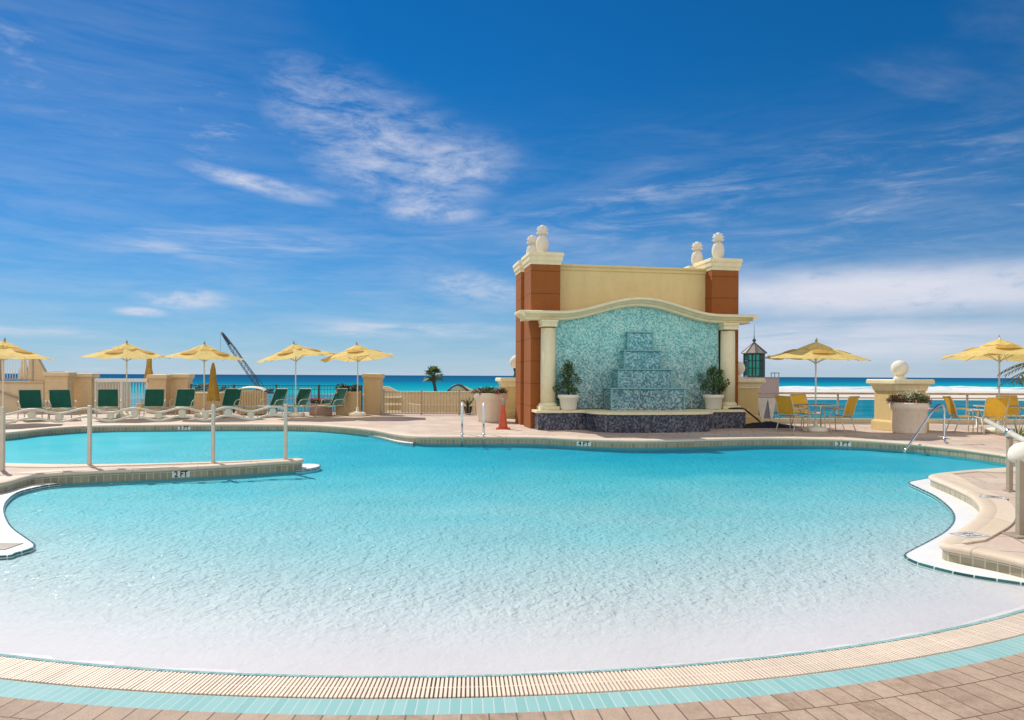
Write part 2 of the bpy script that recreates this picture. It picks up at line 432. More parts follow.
gen = mth(nt, 'MULTIPLY', smooth(noise(nt, mapping(nt, pl.outputs[0], (.5, 1.1, 1), (0, 0, .5)), 1.0, 8, .6, .5), .52, .85), .35)
add(gen)
veil = mth(nt, 'MULTIPLY', smooth(nD, .3, .8), mth(nt, 'MULTIPLY', mth(nt, 'SUBTRACT', 1, smooth(el, .05, .42)), .22))
# bright cloud added to the unseen sky behind the camera as fill light
fill_cloud = mth(nt, 'MULTIPLY', smooth(mth(nt, 'MULTIPLY', Y, -1), -.05, .45), mth(nt, 'ADD', .62, mth(nt, 'MULTIPLY', noise(nt, pl.outputs[0], .9, 5, .6), .5)), clamp=True)
cl = mth(nt, 'ADD', cl, veil, clamp=True)
cl = mth(nt, 'MAXIMUM', cl, fill_cloud)
haze = mth(nt, 'MULTIPLY', mth(nt, 'POWER', mth(nt, 'SUBTRACT', 1, mth(nt, 'MAXIMUM', Z, 0)), 11), .8)
SKYH = (4.3, 4.75, 5.65); SKYC = (5.4, 5.6, 6.4)
c1 = mixc(nt, haze, skyc, SKYH)
c2 = mixc(nt, cl, c1, mixc(nt, fill_cloud, SKYC, (8.4, 8.05, 7.7)))
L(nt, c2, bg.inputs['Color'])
vs = scene.view_settings; vs.view_transform = 'Standard'; vs.look = 'None'; vs.exposure = 0; vs.gamma = 1; vs.use_curve_mapping = False
scene.render.film_transparent = False
scene.cycles.max_bounces = 8; scene.cycles.transparent_max_bounces = 16; scene.cycles.volume_bounces = 0
scene.cycles.caustics_reflective = False; scene.cycles.caustics_refractive = False
scene.cycles.use_denoising = True
# ------------------------------------------------------------------ pool outline
g0 = lambda x, y: G(x, y, 0.0)
cen = Vector((-0.74, 12.41)); R0 = 8.71
front = spline([(-9.0, 5.2, 0), (-8.0, 6.3, 0), (-7.25, 7.4, 0), (-6.95, 8.4, 0), g0(0, 495), g0(20, 489), g0(43, 484.7), g0(105, 481), g0(173, 478), g0(240, 474), (-3.75, 11.68, 0)], 5)
tipn = [(-3.62, 11.71, 0), (-3.56, 11.88, 0), (-3.62, 12.05, 0)]
back = spline([(-3.75, 12.06, 0), G(213, 462.5), G(89, 465), (-8.3, 11.25, 0), (-10.5, 11.6, 0), (-12.6, 12.6, 0), (-13.6, 14.2, 0), (-13.4, 15.8, 0), g0(0, 439.5), g0(50, 434), g0(100, 431), g0(175, 430), g0(250, 429.7), g0(310, 430.3), g0(350, 433), g0(375, 436), g0(395, 440), g0(420, 443), g0(470, 443.4), g0(536, 443.6), g0(583, 446), g0(640, 447.6), g0(700, 446.4), g0(768, 444.6), g0(843, 446.2), g0(903, 450), g0(953, 455.5), g0(985, 460), (9.25, 12.9, 0), (9.1, 12.1, 0)], 5)
plat = spline([(8.75, 11.55, 0), (8.0, 11.25, 0), G(970, 471), G(940, 474), G(931, 476.5), G(938, 480), G(955, 487), G(974, 496.5), G(983, 507), G(979.5, 517), G(963, 530), G(947, 540)], 5) + \
       spline([G(943.2, 543), G(947, 546), G(979, 552), G(1024, 562), (4.22, 4.9, 0), (4.4, 4.2, 0)], 4)
path = [Vector((p[0], p[1], 0)) for p in front + [Vector(t) for t in tipn] + back + plat]
# drop near-duplicates
pp = [path[0]]
for p in path[1:]:
    if (p - pp[-1]).length > .03: pp.append(p)
path = pp
cum = [0]
for a, b in zip(path, path[1:]): cum.append(cum[-1] + (b - a).length)
nor = []
for i in range(len(path)):
    t = (path[min(i + 1, len(path) - 1)] - path[max(i - 1, 0)]).normalized()
    nor.append(Vector((-t.y, t.x, 0)))          # towards the land (left of travel)
def cw(p):                                        # width of the coping stones
    if 10.2 < p.y < 12.4 and p.x > -6.9 and p.x < -3: return .155 if p.x > -5.6 else .155 + (-5.6 - p.x) / 1.3 * .15
    if p.x > 3.5 and p.y < 10.9 : return .14
    return .36
def sweep(prof, uvh=None):
    """prof(i) -> list of (offset to land, z)"""
    mb = MB(); k = len(prof(0)); vs, uvs = [], []
    for i, p in enumerate(path):
        ph = 0
        pr = prof(i)
        for j, (o, z) in enumerate(pr):
            vs.append(p + nor[i] * o + Vector((0, 0, z)))
            if j: ph += hypot(o - pr[j - 1][0], z - pr[j - 1][1])
            uvs.append((cum[i], ph))
    fs = [(i * k + j, (i + 1) * k + j, (i + 1) * k + j + 1, i * k + j + 1) for i in range(len(path) - 1) for j in range(k - 1)]
    return mb.add(vs, fs, True, uvs)

M['deck'] = pavers('stamped_deck_paving', [(0, (.44, .33, .25)), (.4, (.56, .44, .34)), (.75, (.64, .53, .42)), (1, (.68, .58, .48))], .62, .62, 'pos', ms=.006, off=.5, rot=.3, big=(.54, .37, .30), bigamt=.6, bumpd=.006)
M['paver'] = pavers('brick_pavers', [(0, (.30, .20, .15)), (.3, (.42, .29, .22)), (.6, (.52, .38, .29)), (1, (.60, .47, .37))], .42, .21, 'pos', ms=.006, rot=.62, big=(.40, .32, .28), bigamt=.35, mortar=(.26, .2, .16))
M['soldier'] = pavers('border_brick_pavers', [(0, (.22, .145, .10)), (.3, (.34, .235, .165)), (.6, (.45, .325, .235)), (1, (.55, .42, .315))], .125, .27, 'uv', ms=.004, off=.5, big=(.46, .34, .25), bigamt=.6, mortar=(.17, .115, .08))
M['coping'] = pavers('cast_coping_stone', [(0, (.60, .48, .35)), (.5, (.68, .55, .41)), (1, (.74, .62, .49))], .9, 9, 'uv', mortar=(.36, .28, .22), ms=.004, big=(.62, .50, .38), bigamt=.3, bumpd=.004, rough=.7)
M['wall_tile'] = grid_tiles('waterline_tile', [(0, (.23, .195, .12)), (.5, (.31, .265, .165)), (1, (.38, .335, .22))], .095, .105, (.52, .47, .36), .006, .25)
M['aqua_tile'] = grid_tiles('aqua_border_tile', [(0, (.26, .49, .45)), (.4, (.30, .53, .49)), (.8, (.34, .56, .52)), (1, (.40, .60, .56))], .052, .30, (.52, .64, .59), .0035, .25)
M['lip_tile'] = grid_tiles('gutter_lip_tile', [(0, (.10, .30, .29)), (.6, (.20, .43, .40)), (1, (.30, .5, .47))], .05, .3, (.5, .6, .57), .004, .25)
M['plaster'] = plain('white_pool_plaster', (.69, .68, .67), .6, .03, 1.5, .1)
M['ledge'] = plain('white_ledge_plaster', (.80, .79, .76), .45, .04, 2, .1)
M['teal_edge'] = grid_tiles('dark_teal_edge_tile', [(0, (.005, .07, .07)), (.6, (.01, .12, .12)), (1, (.03, .2, .19))], .15, .3, (.6, .65, .62), .006, .25)
M['grate'] = plain('cream_grate_plastic', (.82, .68, .53), .5, .08, 3)
M['gutter'] = plain('dark_gutter_channel', (.34, .25, .17), .7, .3)
M['sand'] = plain('white_beach_sand', (.66, .58, .48), .95, .12, .05, .2, fine=2)
M['lower_deck'] = plain('pale_concrete_terrace', (.60, .55, .48), .85, .1, .4, .2)

# upper deck: everything beside and behind the pool
deck_poly = [(-30, 5.2)] + [(p.x, p.y) for p in path] + [(24, 4.2), (24, 23.1), (3.4, 23.1), (3.4, 24.6), (-.6, 24.6), (-.6, 27.2), (-30, 27.2)]
structure(MB().prism(deck_poly, -.9, DZ).build('pool_deck', M['deck']))
M['shaded_wall'] = plain('shade_tinted_plaster', (.20, .42, .44), .6, .08, 1.5, .1)  # wall colour darkened to teal to stand for the shade under water
structure(sweep(lambda i: [(.004 - .008, -1.6), (.004 - .008, -.004)]).build('pool_wall', M['shaded_wall']))
structure(sweep(lambda i: [(-.008, -.012), (-.008, .112)]).build('waterline_tile_band', M['wall_tile']))
def coping_prof(i):
    wd = cw(path[i])
    return [(wd, .146), (wd - .004, .160), (wd - .015, .166), (.02, .166), (-.012, .163), (-.03, .150), (-.034, .132), (-.028, .115), (-.012, .106), (.012, .104)]
structure(sweep(coping_prof).build('pool_coping', M['coping']))

# wide curved band of coping stone on the platform at the right
ins = spline([G(938, 474.8), G(954.5, 475.5), G(979.5, 489), G(1003, 499), G(1014, 508), G(1016, 516), G(1010, 527), G(985, 541.5)], 5)
edge = [p + nor[i] * .126 for i, p in enumerate(path) if p.x > 3.4 and 6.12 < p.y < 10.15 and cum[i] > cum[-1] * .8]
mbp = MB(); poly = [(p.x, p.y) for p in edge] + [(p.x, p.y) for p in reversed(ins)]
mbp.prism(poly, DZ - .01, DZ + .0163)
mbp.uv = {i: (p[0], p[1]) for i, p in enumerate(mbp.v)}
structure(mbp.build('platform_coping', M['coping']))

# zero-entry end: gutter grate, aqua tile, border bricks, paved apron
A0, A1 = radians(188), radians(352)
def ring(r0, r1, z0, z1=None, n=220, a0=A0, a1=A1, voff=0):
    z1 = z0 if z1 is None else z1
    vs, uvs = [], []
    for i in range(n + 1):
        a = a0 + (a1 - a0) * i / n
        for r, z in ((r0, z0), (r1, z1)):
            vs.append((cen.x + r * cos(a), cen.y + r * sin(a), z)); uvs.append((a * 8.9, r - r0 + voff))
    return MB().add(vs, [(2 * i, 2 * i + 1, 2 * i + 3, 2 * i + 2) for i in range(n)], True, uvs)
structure(ring(R0 - .012, R0 + .036, .006, .016).build('gutter_lip_tile', M['lip_tile']))
structure(ring(R0, R0 + .27, .003).build('gutter_channel', M['gutter']))
gr = MB(); ng = 1140
for i in range(ng):
    a = A0 + (A1 - A0) * (i + .5) / ng
    hw = 8.85 * (A1 - A0) / ng * (.315 if i % 45 else .25)
    Mx = Matrix.Translation((cen.x, cen.y, 0)) @ Matrix.Rotation(a, 4, 'Z')
    gr.box(R0 + .042, R0 + .262, -hw, hw, .006, .017 + random.uniform(-.001, .001), Mx)
for r in (R0 + .15,):
    vs = []
    for i in range(221):
        a = A0 + (A1 - A0) * i / 220
        for rr in (r - .004, r + .004): vs.append((cen.x + rr * cos(a), cen.y + rr * sin(a), .0135))
    gr.add(vs, [(2 * i, 2 * i + 1, 2 * i + 3, 2 * i + 2) for i in range(220)], True)
tag(gr.build('gutter_grate', M['grate']), 'curved cream slatted gutter grate along the shallow beach edge of the pool', 'drain grate')
structure(ring(R0 + .27, R0 + .44, .012).build('aqua_tile_band', M['aqua_tile']))
structure(ring(R0 + .44, R0 + 1.08, .016, voff=.10).build('border_pavers', M['soldier']))
structure(ring(R0 + 1.08, R0 + 26, .012).build('apron_pavers', M['paver']))

# pool floor, sloping away from the beach
def depth(x, y):
    dx, dy = x - cen.x, y - cen.y
    s = max(0, min(1, -dy / 6.0))
    t = R0 - sqrt(dx * dx * s + min(dy, 0) ** 2)
    d = .05 * t
    if t > 0: d = .0205 * t * t / (t + .42) if t < 3 else .05375 + .0080 * (t - 3)
    e = ((x - 3.5) / 5.0) ** 2 + ((y - 15.3) / 3.0) ** 2
    pool2 = max(0, min(1, (-3.6 - x) / 2)) * max(0, min(1, (y - 10.8) / 1.5))
    return (d + .07 * math.exp(-e)) * (1 - .42 * pool2) * .62
from mathutils import noise as mnoise
fl = MB(); nx, ny = 150, 150
X0, X1, Y0, Y1 = -15.5, 11.5, 3.2, 24
vs = []
for j in range(ny + 1):
    for i in range(nx + 1):
        x = X0 + (X1 - X0) * i / nx; y = Y0 + (Y1 - Y0) * (j / ny) ** 1.2
        dd_ = depth(x, y)
        if dd_ > .03: dd_ *= 1 + .16 * mnoise.noise(Vector((x * .55, y * 1.1, 3))) + .12 * mnoise.noise(Vector((x * 1.3, y * 2.2, 7)))
        vs.append((x, y, max(-1.5, min(.0025, -dd_))))
fl.add(vs, [(j * (nx + 1) + i, j * (nx + 1) + i + 1, (j + 1) * (nx + 1) + i + 1, (j + 1) * (nx + 1) + i) for j in range(ny) for i in range(nx)], True)
m, nt, out = new_mat('ripple_relief_plaster'); v = pos(nt)  # floor relief shaped to imitate the light flecks of rippling water
rad = N(nt, 'ShaderNodeVectorMath', operation='DISTANCE'); L(nt, v, rad.inputs[0]); rad.inputs[1].default_value = (cen.x, cen.y, 0)
fade = N(nt, 'ShaderNodeMapRange', interpolation_type='SMOOTHSTEP'); L(nt, rad.outputs['Value'], fade.inputs[0])
fade.inputs[1].default_value = R0 - .2; fade.inputs[2].default_value = R0 - 1.5; fade.inputs[3].default_value = .1; fade.inputs[4].default_value = 1.0
k1 = noise(nt, mapping(nt, v, (1.0, .8, 1), (0, 0, .15)), 17, 1.6, .5, .6)
k1 = mth(nt, 'MULTIPLY', mth(nt, 'POWER', k1, 1.6), 1.7)
k2 = noise(nt, mapping(nt, v, (1, .6, 1), (0, 0, -.3)), 4.5, 2, .5, 1.0)
hh = mth(nt, 'MULTIPLY', mth(nt, 'ADD', k1, mth(nt, 'MULTIPLY', k2, 1.6)), fade.outputs[0])
tone = ramp(nt, noise(nt, v, .8, 4, .6), [(.3, (.63, .605, .60)), (.7, (.69, .665, .66))])
princ(nt, out, tone, .6, hh, 1.0, .0185, 0, .2)
structure(fl.build('pool_floor', m))

# water body
m, nt, out = new_mat('pool_water')
v = pos(nt)
tr = N(nt, 'ShaderNodeBsdfTransparent')
gl = N(nt, 'ShaderNodeBsdfGlossy'); gl.inputs['Roughness'].default_value = .10
n1 = noise(nt, mapping(nt, v, (1.0, .8, 1), (0, 0, .35)), 9, 3, .55, .8)
n2 = noise(nt, mapping(nt, v, (1, .7, 1), (0, 0, -.5)), 26, 2, .5, .5)
n3 = noise(nt, v, 1.4, 2, .5)
n4 = noise(nt, mapping(nt, v, (1, .8, 1), (0, 0, .9)), 60, 2, .5, .3)
h = mth(nt, 'ADD', mth(nt, 'ADD', mth(nt, 'MULTIPLY', n1, 1.0), mth(nt, 'MULTIPLY', n4, .22)), mth(nt, 'ADD', mth(nt, 'MULTIPLY', n2, .55), mth(nt, 'MULTIPLY', n3, 1.5)))
# ripples die out in the thin film of water near the beach edge
rad = N(nt, 'ShaderNodeVectorMath', operation='DISTANCE'); L(nt, v, rad.inputs[0]); rad.inputs[1].default_value = (cen.x, cen.y, 0)
calm = N(nt, 'ShaderNodeMapRange', interpolation_type='SMOOTHSTEP'); L(nt, rad.outputs['Value'], calm.inputs[0])
calm.inputs[1].default_value = R0; calm.inputs[2].default_value = R0 - 1.6; calm.inputs[3].default_value = .12; calm.inputs[4].default_value = 1.0
h = mth(nt, 'MULTIPLY', h, calm.outputs[0])
b = N(nt, 'ShaderNodeBump'); b.inputs['Strength'].default_value = 1.0; b.inputs['Distance'].default_value = .020
L(nt, h, b.inputs['Height']); L(nt, b.outputs[0], gl.inputs['Normal'])
fr = N(nt, 'ShaderNodeFresnel'); fr.inputs[0].default_value = 1.33; L(nt, b.outputs[0], fr.inputs['Normal'])
mx = N(nt, 'ShaderNodeMixShader'); L(nt, mth(nt, 'MINIMUM', mth(nt, 'MULTIPLY', fr.outputs[0], .5), .17), mx.inputs[0])
L(nt, tr.outputs[0], mx.inputs[1]); L(nt, gl.outputs[0], mx.inputs[2]); L(nt, mx.outputs[0], out.inputs['Surface'])
va = N(nt, 'ShaderNodeVolumeAbsorption'); va.inputs['Color'].default_value = (0, .876, .952, 1); va.inputs['Density'].default_value = 4.3
L(nt, va.outputs[0], out.inputs['Volume'])
structure(MB().box(-15.4, 11.4, 3.25, 23.0, -1.55, 0).build('pool_water', m))

# white wet ledges at water level, with a dark tile edge
def ledge(name, edge, inner, z):
    edge = [Vector((p[0], p[1], 0)) for p in edge]
    poly = [(p.x, p.y) for p in edge] + inner
    mb = MB().prism(poly, -.7, z)
    o = structure(mb.build(name, M['ledge']))
    vs, uvs, s = [], [], 0
    ar = sum(poly[i][0] * poly[(i + 1) % len(poly)][1] - poly[(i + 1) % len(poly)][0] * poly[i][1] for i in range(len(poly)))
    sg = 1 if ar > 0 else -1
    for i, p in enumerate(edge):
        t = (edge[min(i + 1, len(edge) - 1)] - edge[max(i - 1, 0)]).normalized(); n_ = Vector((t.y, -t.x, 0)) * sg
        if i: s += (p - edge[i - 1]).length
        for o_, z_ in ((-.012, z + .003), (.006, z), (.006, -.02)):
            vs.append(p + n_ * o_ + Vector((0, 0, z_))); uvs.append((s, z_))
    e = MB().add(vs, [(3 * i + j, 3 * i + 3 + j, 3 * i + 4 + j, 3 * i + 1 + j) for i in range(len(edge) - 1) for j in (0, 1)], False, uvs)
    structure(e.build(name + '_tile_edge', M['teal_edge']))
lz = .022
gl_ = lambda x, y: G(x, y, lz)
ledge('wet_ledge', spline([gl_(60, 483.5), gl_(42, 486), gl_(19, 491.8), gl_(7, 501), gl_(4.5, 512), gl_(11, 526), gl_(25, 537), gl_(34, 543.5), gl_(33, 547.5), gl_(17, 552.5), gl_(0, 555.6), (-5.2, 6.0, 0), (-6.4, 5.9, 0)], 5), [(-9, 5.4), (-8.2, 6.3), (-7.4, 7.4), (-7.15, 8.4), (-7.1, 9.4), (-6.9, 10.2)], lz)
ledge('spur_step', [(-3.60 + .27 * cos(q), 12.12 + .40 * sin(q), 0) for q in [radians(-100 + 10 * i) for i in range(21)]], [(-3.75, 12.4), (-3.75, 11.75)], .014)
ledge('platform_ledge', spline([G(931, 477.8, lz), G(918, 480, lz), G(908.5, 482.5, lz), gl_(919, 488), gl_(935, 496), gl_(950, 508.5), gl_(954, 519.5), gl_(946, 530.5), gl_(929.5, 540.5), gl_(911, 550), gl_(904.5, 554.5), gl_(909, 559), gl_(924, 564.5), gl_(963, 573.8), gl_(1015.7, 582), gl_(1045, 585.5), (4.5, 5.2, 0)], 5), [(4.7, 6), (4.1, 6.1), (4.0, 6.32), (4.5, 6.75), (5.2, 7.3), (5.6, 7.9), (5.85, 8.5), (6.1, 9.2), (6.45, 10.3)], lz)
ledge('corner_bench', spline([g0(364, 434), G(380, 437.5, .01), G(398, 442, .01), G(413, 443.6, .01)], 4), [tuple(g0(413, 441))[:2], tuple(g0(364, 432))[:2]], .012)

# ------------------------------------------------------------------ lower terrace, beach and sea
LZ = -.7
structure(MB().box(-70, 80, 22.0, 84, -1.2, LZ).build('lower_terrace', M['lower_deck']))
m, nt, out = new_mat('lagoon_water')
v = pos(nt)
c = ramp(nt, noise(nt, mapping(nt, v, (.35, 1, 1)), .35, 5, .6), [(.3, (.0, .10, .17)), (.5, (.0, .19, .26)), (.7, (.03, .30, .36))])
princ(nt, out, c, .5, noise(nt, mapping(nt, v, (.5, 1, 1)), 2.5, 4, .6), .6, .08, 0, .06)
lag = [(9 + 0, 33.6), (60, 33.6), (70, 50), (62, 67), (36, 71), (16, 67), (7, 54)]
structure(MB().prism([(p.x, p.y) for p in spline([(a, b_, 0) for a, b_ in lag], 6, True)], -1.0, LZ + .02).build('lagoon_water', m))
lag2 = [(-3, 36), (-5, 66), (-20, 82), (-50, 83), (-66, 60), (-46, 36), (-16, 34)]
structure(MB().prism([(p.x, p.y) for p in spline([(a, b_, 0) for a, b_ in lag2], 6, True)], -1.0, LZ + .02).build('lagoon_water', m))
SEAZ = -4.0
shore = [(-3000, 60), (-400, 120), (-110, 152), (-66, 163), (-40, 178), (-20, 200), (10, 262), (60, 285), (150, 296), (300, 310), (900, 380), (6000, 700)]
sh = [(p.x, p.y) for p in spline([(a, b_, 0) for a, b_ in shore], 8)]
m, nt, out = new_mat('sea_water')
v = pos(nt); s_ = N(nt, 'ShaderNodeSeparateXYZ'); L(nt, v, s_.inputs[0])
nb = noise(nt, mapping(nt, v, (.002, .012, 1)), 1, 5, .6)
dist = mth(nt, 'ADD', s_.outputs[1], mth(nt, 'MULTIPLY', s_.outputs[0], -.55))
f = mth(nt, 'DIVIDE', mth(nt, 'LOGARITHM', mth(nt, 'DIVIDE', mth(nt, 'MAXIMUM', dist, 1), 170), 10), 1.2)
f = mth(nt, 'ADD', f, mth(nt, 'MULTIPLY', mth(nt, 'SUBTRACT', nb, .5), .22), clamp=True)
c = ramp(nt, f, [(0, (.07, .38, .37)), (.12, (.02, .34, .38)), (.32, (.005, .24, .34)), (.5, (.008, .13, .26)), (1, (.012, .085, .19))])
princ(nt, out, c, .9, noise(nt, mapping(nt, v, (.06, .2, 1)), 1, 6, .6), .5, .5, 0, .0)
far = [(20000, 700), (20000, 30000), (-20000, 30000), (-20000, 60)]
structure(MB().prism(sh + far, SEAZ - .05, SEAZ, sides=False, bottom=False).build('sea', m))
structure(MB().prism([(-20000, -3000), (20000, -3000), (20000, 5000), (-20000, 5000)], SEAZ - .6, SEAZ - .35, sides=False, bottom=False).build('ground', M['sand']))
# beach rising from the waterline to the dunes
bs = MB(); vs = []
for (x, y) in sh:
    if x < -3000 or x > 3000: continue
    for dy, z in ((3, SEAZ - .3), (-4, SEAZ + .12), (-40, SEAZ + .3), (-90, SEAZ + .5), (-200, SEAZ + 1.6)):
        vs.append((x, max(y + dy, 84.5) if dy > -150 else 84.2, z + .25 * sin(x * .13 + y * .3) * (dy < -20)))
k = 5; nn = len(vs) // k
bs.add(vs, [(i * k + j, i * k + j + 1, (i + 1) * k + j + 1, (i + 1) * k + j) for i in range(nn - 1) for j in range(k - 1)], True)
structure(bs.build('beach', M['sand']))
# breaking surf: low ragged ridges of foam lying on the water near the shore
m, nt, out = new_mat('sea_foam'); v = pos(nt)
c = ramp(nt, noise(nt, mapping(nt, v, (.05, .3, 1)), 1, 6, .7), [(.38, (.25, .45, .5)), (.5, (.72, .74, .74)), (.7, (.82, .82, .82))])
princ(nt, out, c, .8, noise(nt, v, 1.2, 5, .7), .7, .3, 0, .2)
fo = MB()
def surf(x0, x1, off, wid, ht, sd_):
    r = random.Random(sd_); n = int((x1 - x0) / 4); vs = []
    a = 0
    ys = [p for p in sh if -2000 < p[0] < 2000]
    def sy(x):
        for (xa, ya), (xb, yb) in zip(ys, ys[1:]):
            if xa <= x <= xb: return ya + (yb - ya) * (x - xa) / (xb - xa)
        return ys[-1][1]
    for i in range(n + 1):
        x = x0 + (x1 - x0) * i / n
        a = a * .8 + r.uniform(-1, 1) * .35
        ww = max(.15, (1 + a)) * wid * (min(i, n - i, 6) / 6); hh = max(.1, 1 + a * 1.3 + r.uniform(-.3, .3)) * ht * (min(i, n - i, 6) / 6)
        y = sy(x) + off + 3 * sin(x * .021 + sd_)
        vs += [(x, y - ww * .5, SEAZ + .01), (x, y - ww * .2, SEAZ + hh * .8), (x, y, SEAZ + hh), (x, y + ww * .5, SEAZ + .01)]
    fo.add(vs, [(i * 4 + j, i * 4 + j + 1, i * 4 + j + 5, i * 4 + j + 4) for i in range(n) for j in range(3)], True)
surf(20, 420, 10, 9, .3, 1); surf(50, 400, 36, 8, .4, 2); surf(90, 250, 72, 6, .45, 3); surf(170, 460, 80, 7, .5, 4); surf(-60, 40, 6, 6, .3, 5); surf(30, 460, 0, 9, .35, 6); surf(-160, -64, 4, 4, .2, 8)
structure(fo.build('sea_foam', m))
# ------------------------------------------------------------------ fountain wall
YAW = radians(9.9)
FO = Vector((3.535, 19.757, DZ))             # middle between the fronts of the two front piers
ft = thing('fountain_wall', 'tall stucco fountain wall with terracotta piers, arched cornice and teal mosaic cascade', 'fountain', FO, YAW)
def moulded_cap(mb, x0, x1, y0, y1, z, steps):
    for o, za, zb in steps: mb.box(x0 - o, x1 + o, y0 - o, y1 + o, z + za, z + zb)
def flare(mb, x0, x1, y0, y1, prof):         # smoothly stepped rectangular moulding, prof = (overhang, z)
    n = len(prof); vs = []
    for o, z in prof: vs += [(x0 - o, y0 - o, z), (x1 + o, y0 - o, z), (x1 + o, y1 + o, z), (x0 - o, y1 + o, z)]
    fs = [(i * 4 + j, i * 4 + (j + 1) % 4, (i + 1) * 4 + (j + 1) % 4, (i + 1) * 4 + j) for i in range(n - 1) for j in range(4)]
    fs += [(3, 2, 1, 0), tuple((n - 1) * 4 + j for j in range(4))]
    mb.add(vs, fs); return mb
PT = 4.56
for sx_ in (-1, 1):
    for (ya, yb) in ((0, .98), (1.5, 2.35)):
        x0, x1 = sx_ * 2.655 - .415, sx_ * 2.655 + .415
        pier = MB().box(x0, x1, ya, yb, 0, PT).build('pier', M['terra'], ft, bevel=.012)
        flare(MB(), x0, x1, ya, yb, [(.012, PT - .04), (.02, PT), (.03, PT + .04), (.05, PT + .07), (.065, PT + .17), (.085, PT + .20), (.085, PT + .28), (.07, PT + .30)]).build('cap', M['cornice'], pier, bevel=.008)
        # pineapple finial: foot, egg-shaped fruit and a ball of leaves
        cx, cy, cz = sx_ * 2.655, (ya + yb) / 2 - .02, PT + .295
        pf = MB().lathe([(.12, 0), (.13, .025), (.09, .05), (.085, .07), (.125, .12), (.16, .20), (.176, .30), (.168, .40), (.135, .49), (.085, .545), (.06, .56)], 20, (cx, cy, cz))
        for k in range(10):                         # raised diamond relief on the fruit
            for a_ in range(10):
                z_ = .13 + k * .041; rr = .172 * sqrt(max(.05, 1 - ((z_ - .31) / .27) ** 2))
                an = 2 * pi * (a_ + .5 * (k % 2)) / 10
                Mx = Matrix.Translation((cx + rr * cos(an), cy + rr * sin(an), cz + z_)) @ Matrix.Rotation(an, 4, 'Z') @ Matrix.Rotation(pi / 4, 4, 'X')
                pf.box(-.01, .012, -.014, .014, -.014, .014, Mx)
        po = pf.build('pineapple_finial', M['white_stone'], ft)
        cr = MB().lathe([(.06, .55), (.10, .58), (.135, .65), (.135, .72), (.10, .80), (.04, .845), (.01, .85)], 14, (cx, cy, cz))
        for ring_, (zz_, tilt, n_, ln) in enumerate(((.60, 1.15, 9, .10), (.67, .8, 9, .11), (.73, .4, 7, .10))):
            for a_ in range(n_):
                an = 2 * pi * (a_ + .5 * ring_) / n_
                d_ = Vector((cos(an) * sin(tilt), sin(an) * sin(tilt), cos(tilt)))
                p0 = Vector((cx + .085 * cos(an), cy + .085 * sin(an), cz + zz_))
                cr.tube([p0, p0 + d_ * ln * .5, p0 + d_ * ln * .85 + Vector((cos(an), sin(an), -.3)) * .02], [.035, .032, .008], 6)
        cr.build('leaf_crown', M['white_stone'], po)
# rear walls: parapet between the front piers and the body behind
flare(MB(), -2.235, 2.235, .42, 2.2, [(0, 0.5), (0, PT - .12), (.03, PT - .10), (.03, PT - .04), (.07, PT), (.07, PT + .05)]).build('parapet_wall', M['cream'], ft)
for sx_ in (-1, 1):
    MB().box(sx_ * 2.655 - .30, sx_ * 2.655 + .30, .985, 1.495, 0, PT - .2).build('side_wall', M['cream'], ft)
# serpentine cornice
def arch(x):
    t = min(1, abs(x) / 2.35)
    return .43 * (.5 + .5 * cos(pi * t)) 
xs = [-3.3 + 6.6 * i / 66 for i in range(67)]
cb = MB()
prof = [(-.20, .0), (-.24, .03), (-.24, .07), (-.30, .10), (-.36, .15), (-.42, .17), (-.42, .225), (-.38, .25), (.38, .25), (.38, 0)]
ZC = 2.97
k = len(prof); vs = []
for i, x in enumerate(xs):
    for (y, z) in prof: vs.append((x, y, ZC + z + arch(x)))
cb.add(vs, [(i * k + j, (i + 1) * k + j, (i + 1) * k + (j + 1) % k, i * k + (j + 1) % k) for i in range(66) for j in range(k)] + [tuple(range(k)), tuple(66 * k + j for j in range(k))[::-1]])
for sx_ in (-1, 1):                              # upturned ends
    cb.prism([(sx_ * 3.302, ZC + .07), (sx_ * 3.36, ZC + .10), (sx_ * 3.46, ZC + .17), (sx_ * 3.47, ZC + .225), (sx_ * 3.44, ZC + .248), (sx_ * 3.302, ZC + .248)], -.415, .37,
             Matrix(((1, 0, 0, 0), (0, 0, 1, 0), (0, 1, 0, 0), (0, 0, 0, 1))))
cb.build('cornice', M['cornice'], ft, bevel=.006)
# mosaic wall under the arch
tw = [(-2.43, .55)] + [(2.43, .55)] + [(x, ZC + arch(x) + .01) for x in reversed(xs) if abs(x) < 2.43]
XZ = Matrix(((1, 0, 0, 0), (0, 0, -1, 0), (0, 1, 0, 0), (0, 0, 0, 1)))
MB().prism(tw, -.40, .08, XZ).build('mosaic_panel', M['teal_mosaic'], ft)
# columns
for sx_ in (-1, 1):
    col = MB().lathe([(.205, .72), (.207, 1.5), (.200, 2.75)], 28, (sx_ * 2.63, -.21, 0)).build('column', M['cornice'], ft)
    flare(MB(), sx_ * 2.63 - .19, sx_ * 2.63 + .19, -.40, -.02, [(.012, 2.78), (.025, 2.79), (.025, 2.83), (.015, 2.84), (.03, 2.90), (.045, 2.915), (.045, 2.966)]).build('capital', M['cornice'], col, bevel=.005)
    b_ = MB().box(sx_ * 2.63 - .27, sx_ * 2.63 + .27, -.48, .0, .535, .63); b_.lathe([(.255, .63), (.265, .66), (.255, .69), (.22, .705), (.22, .73)], 28, (sx_ * 2.63, -.21, 0))
    b_.build('column_base', M['cornice'], col, bevel=.005)
M['lip_stone'] = plain('dark_teal_trim_tile', (.17, .40, .41), .3, .25)
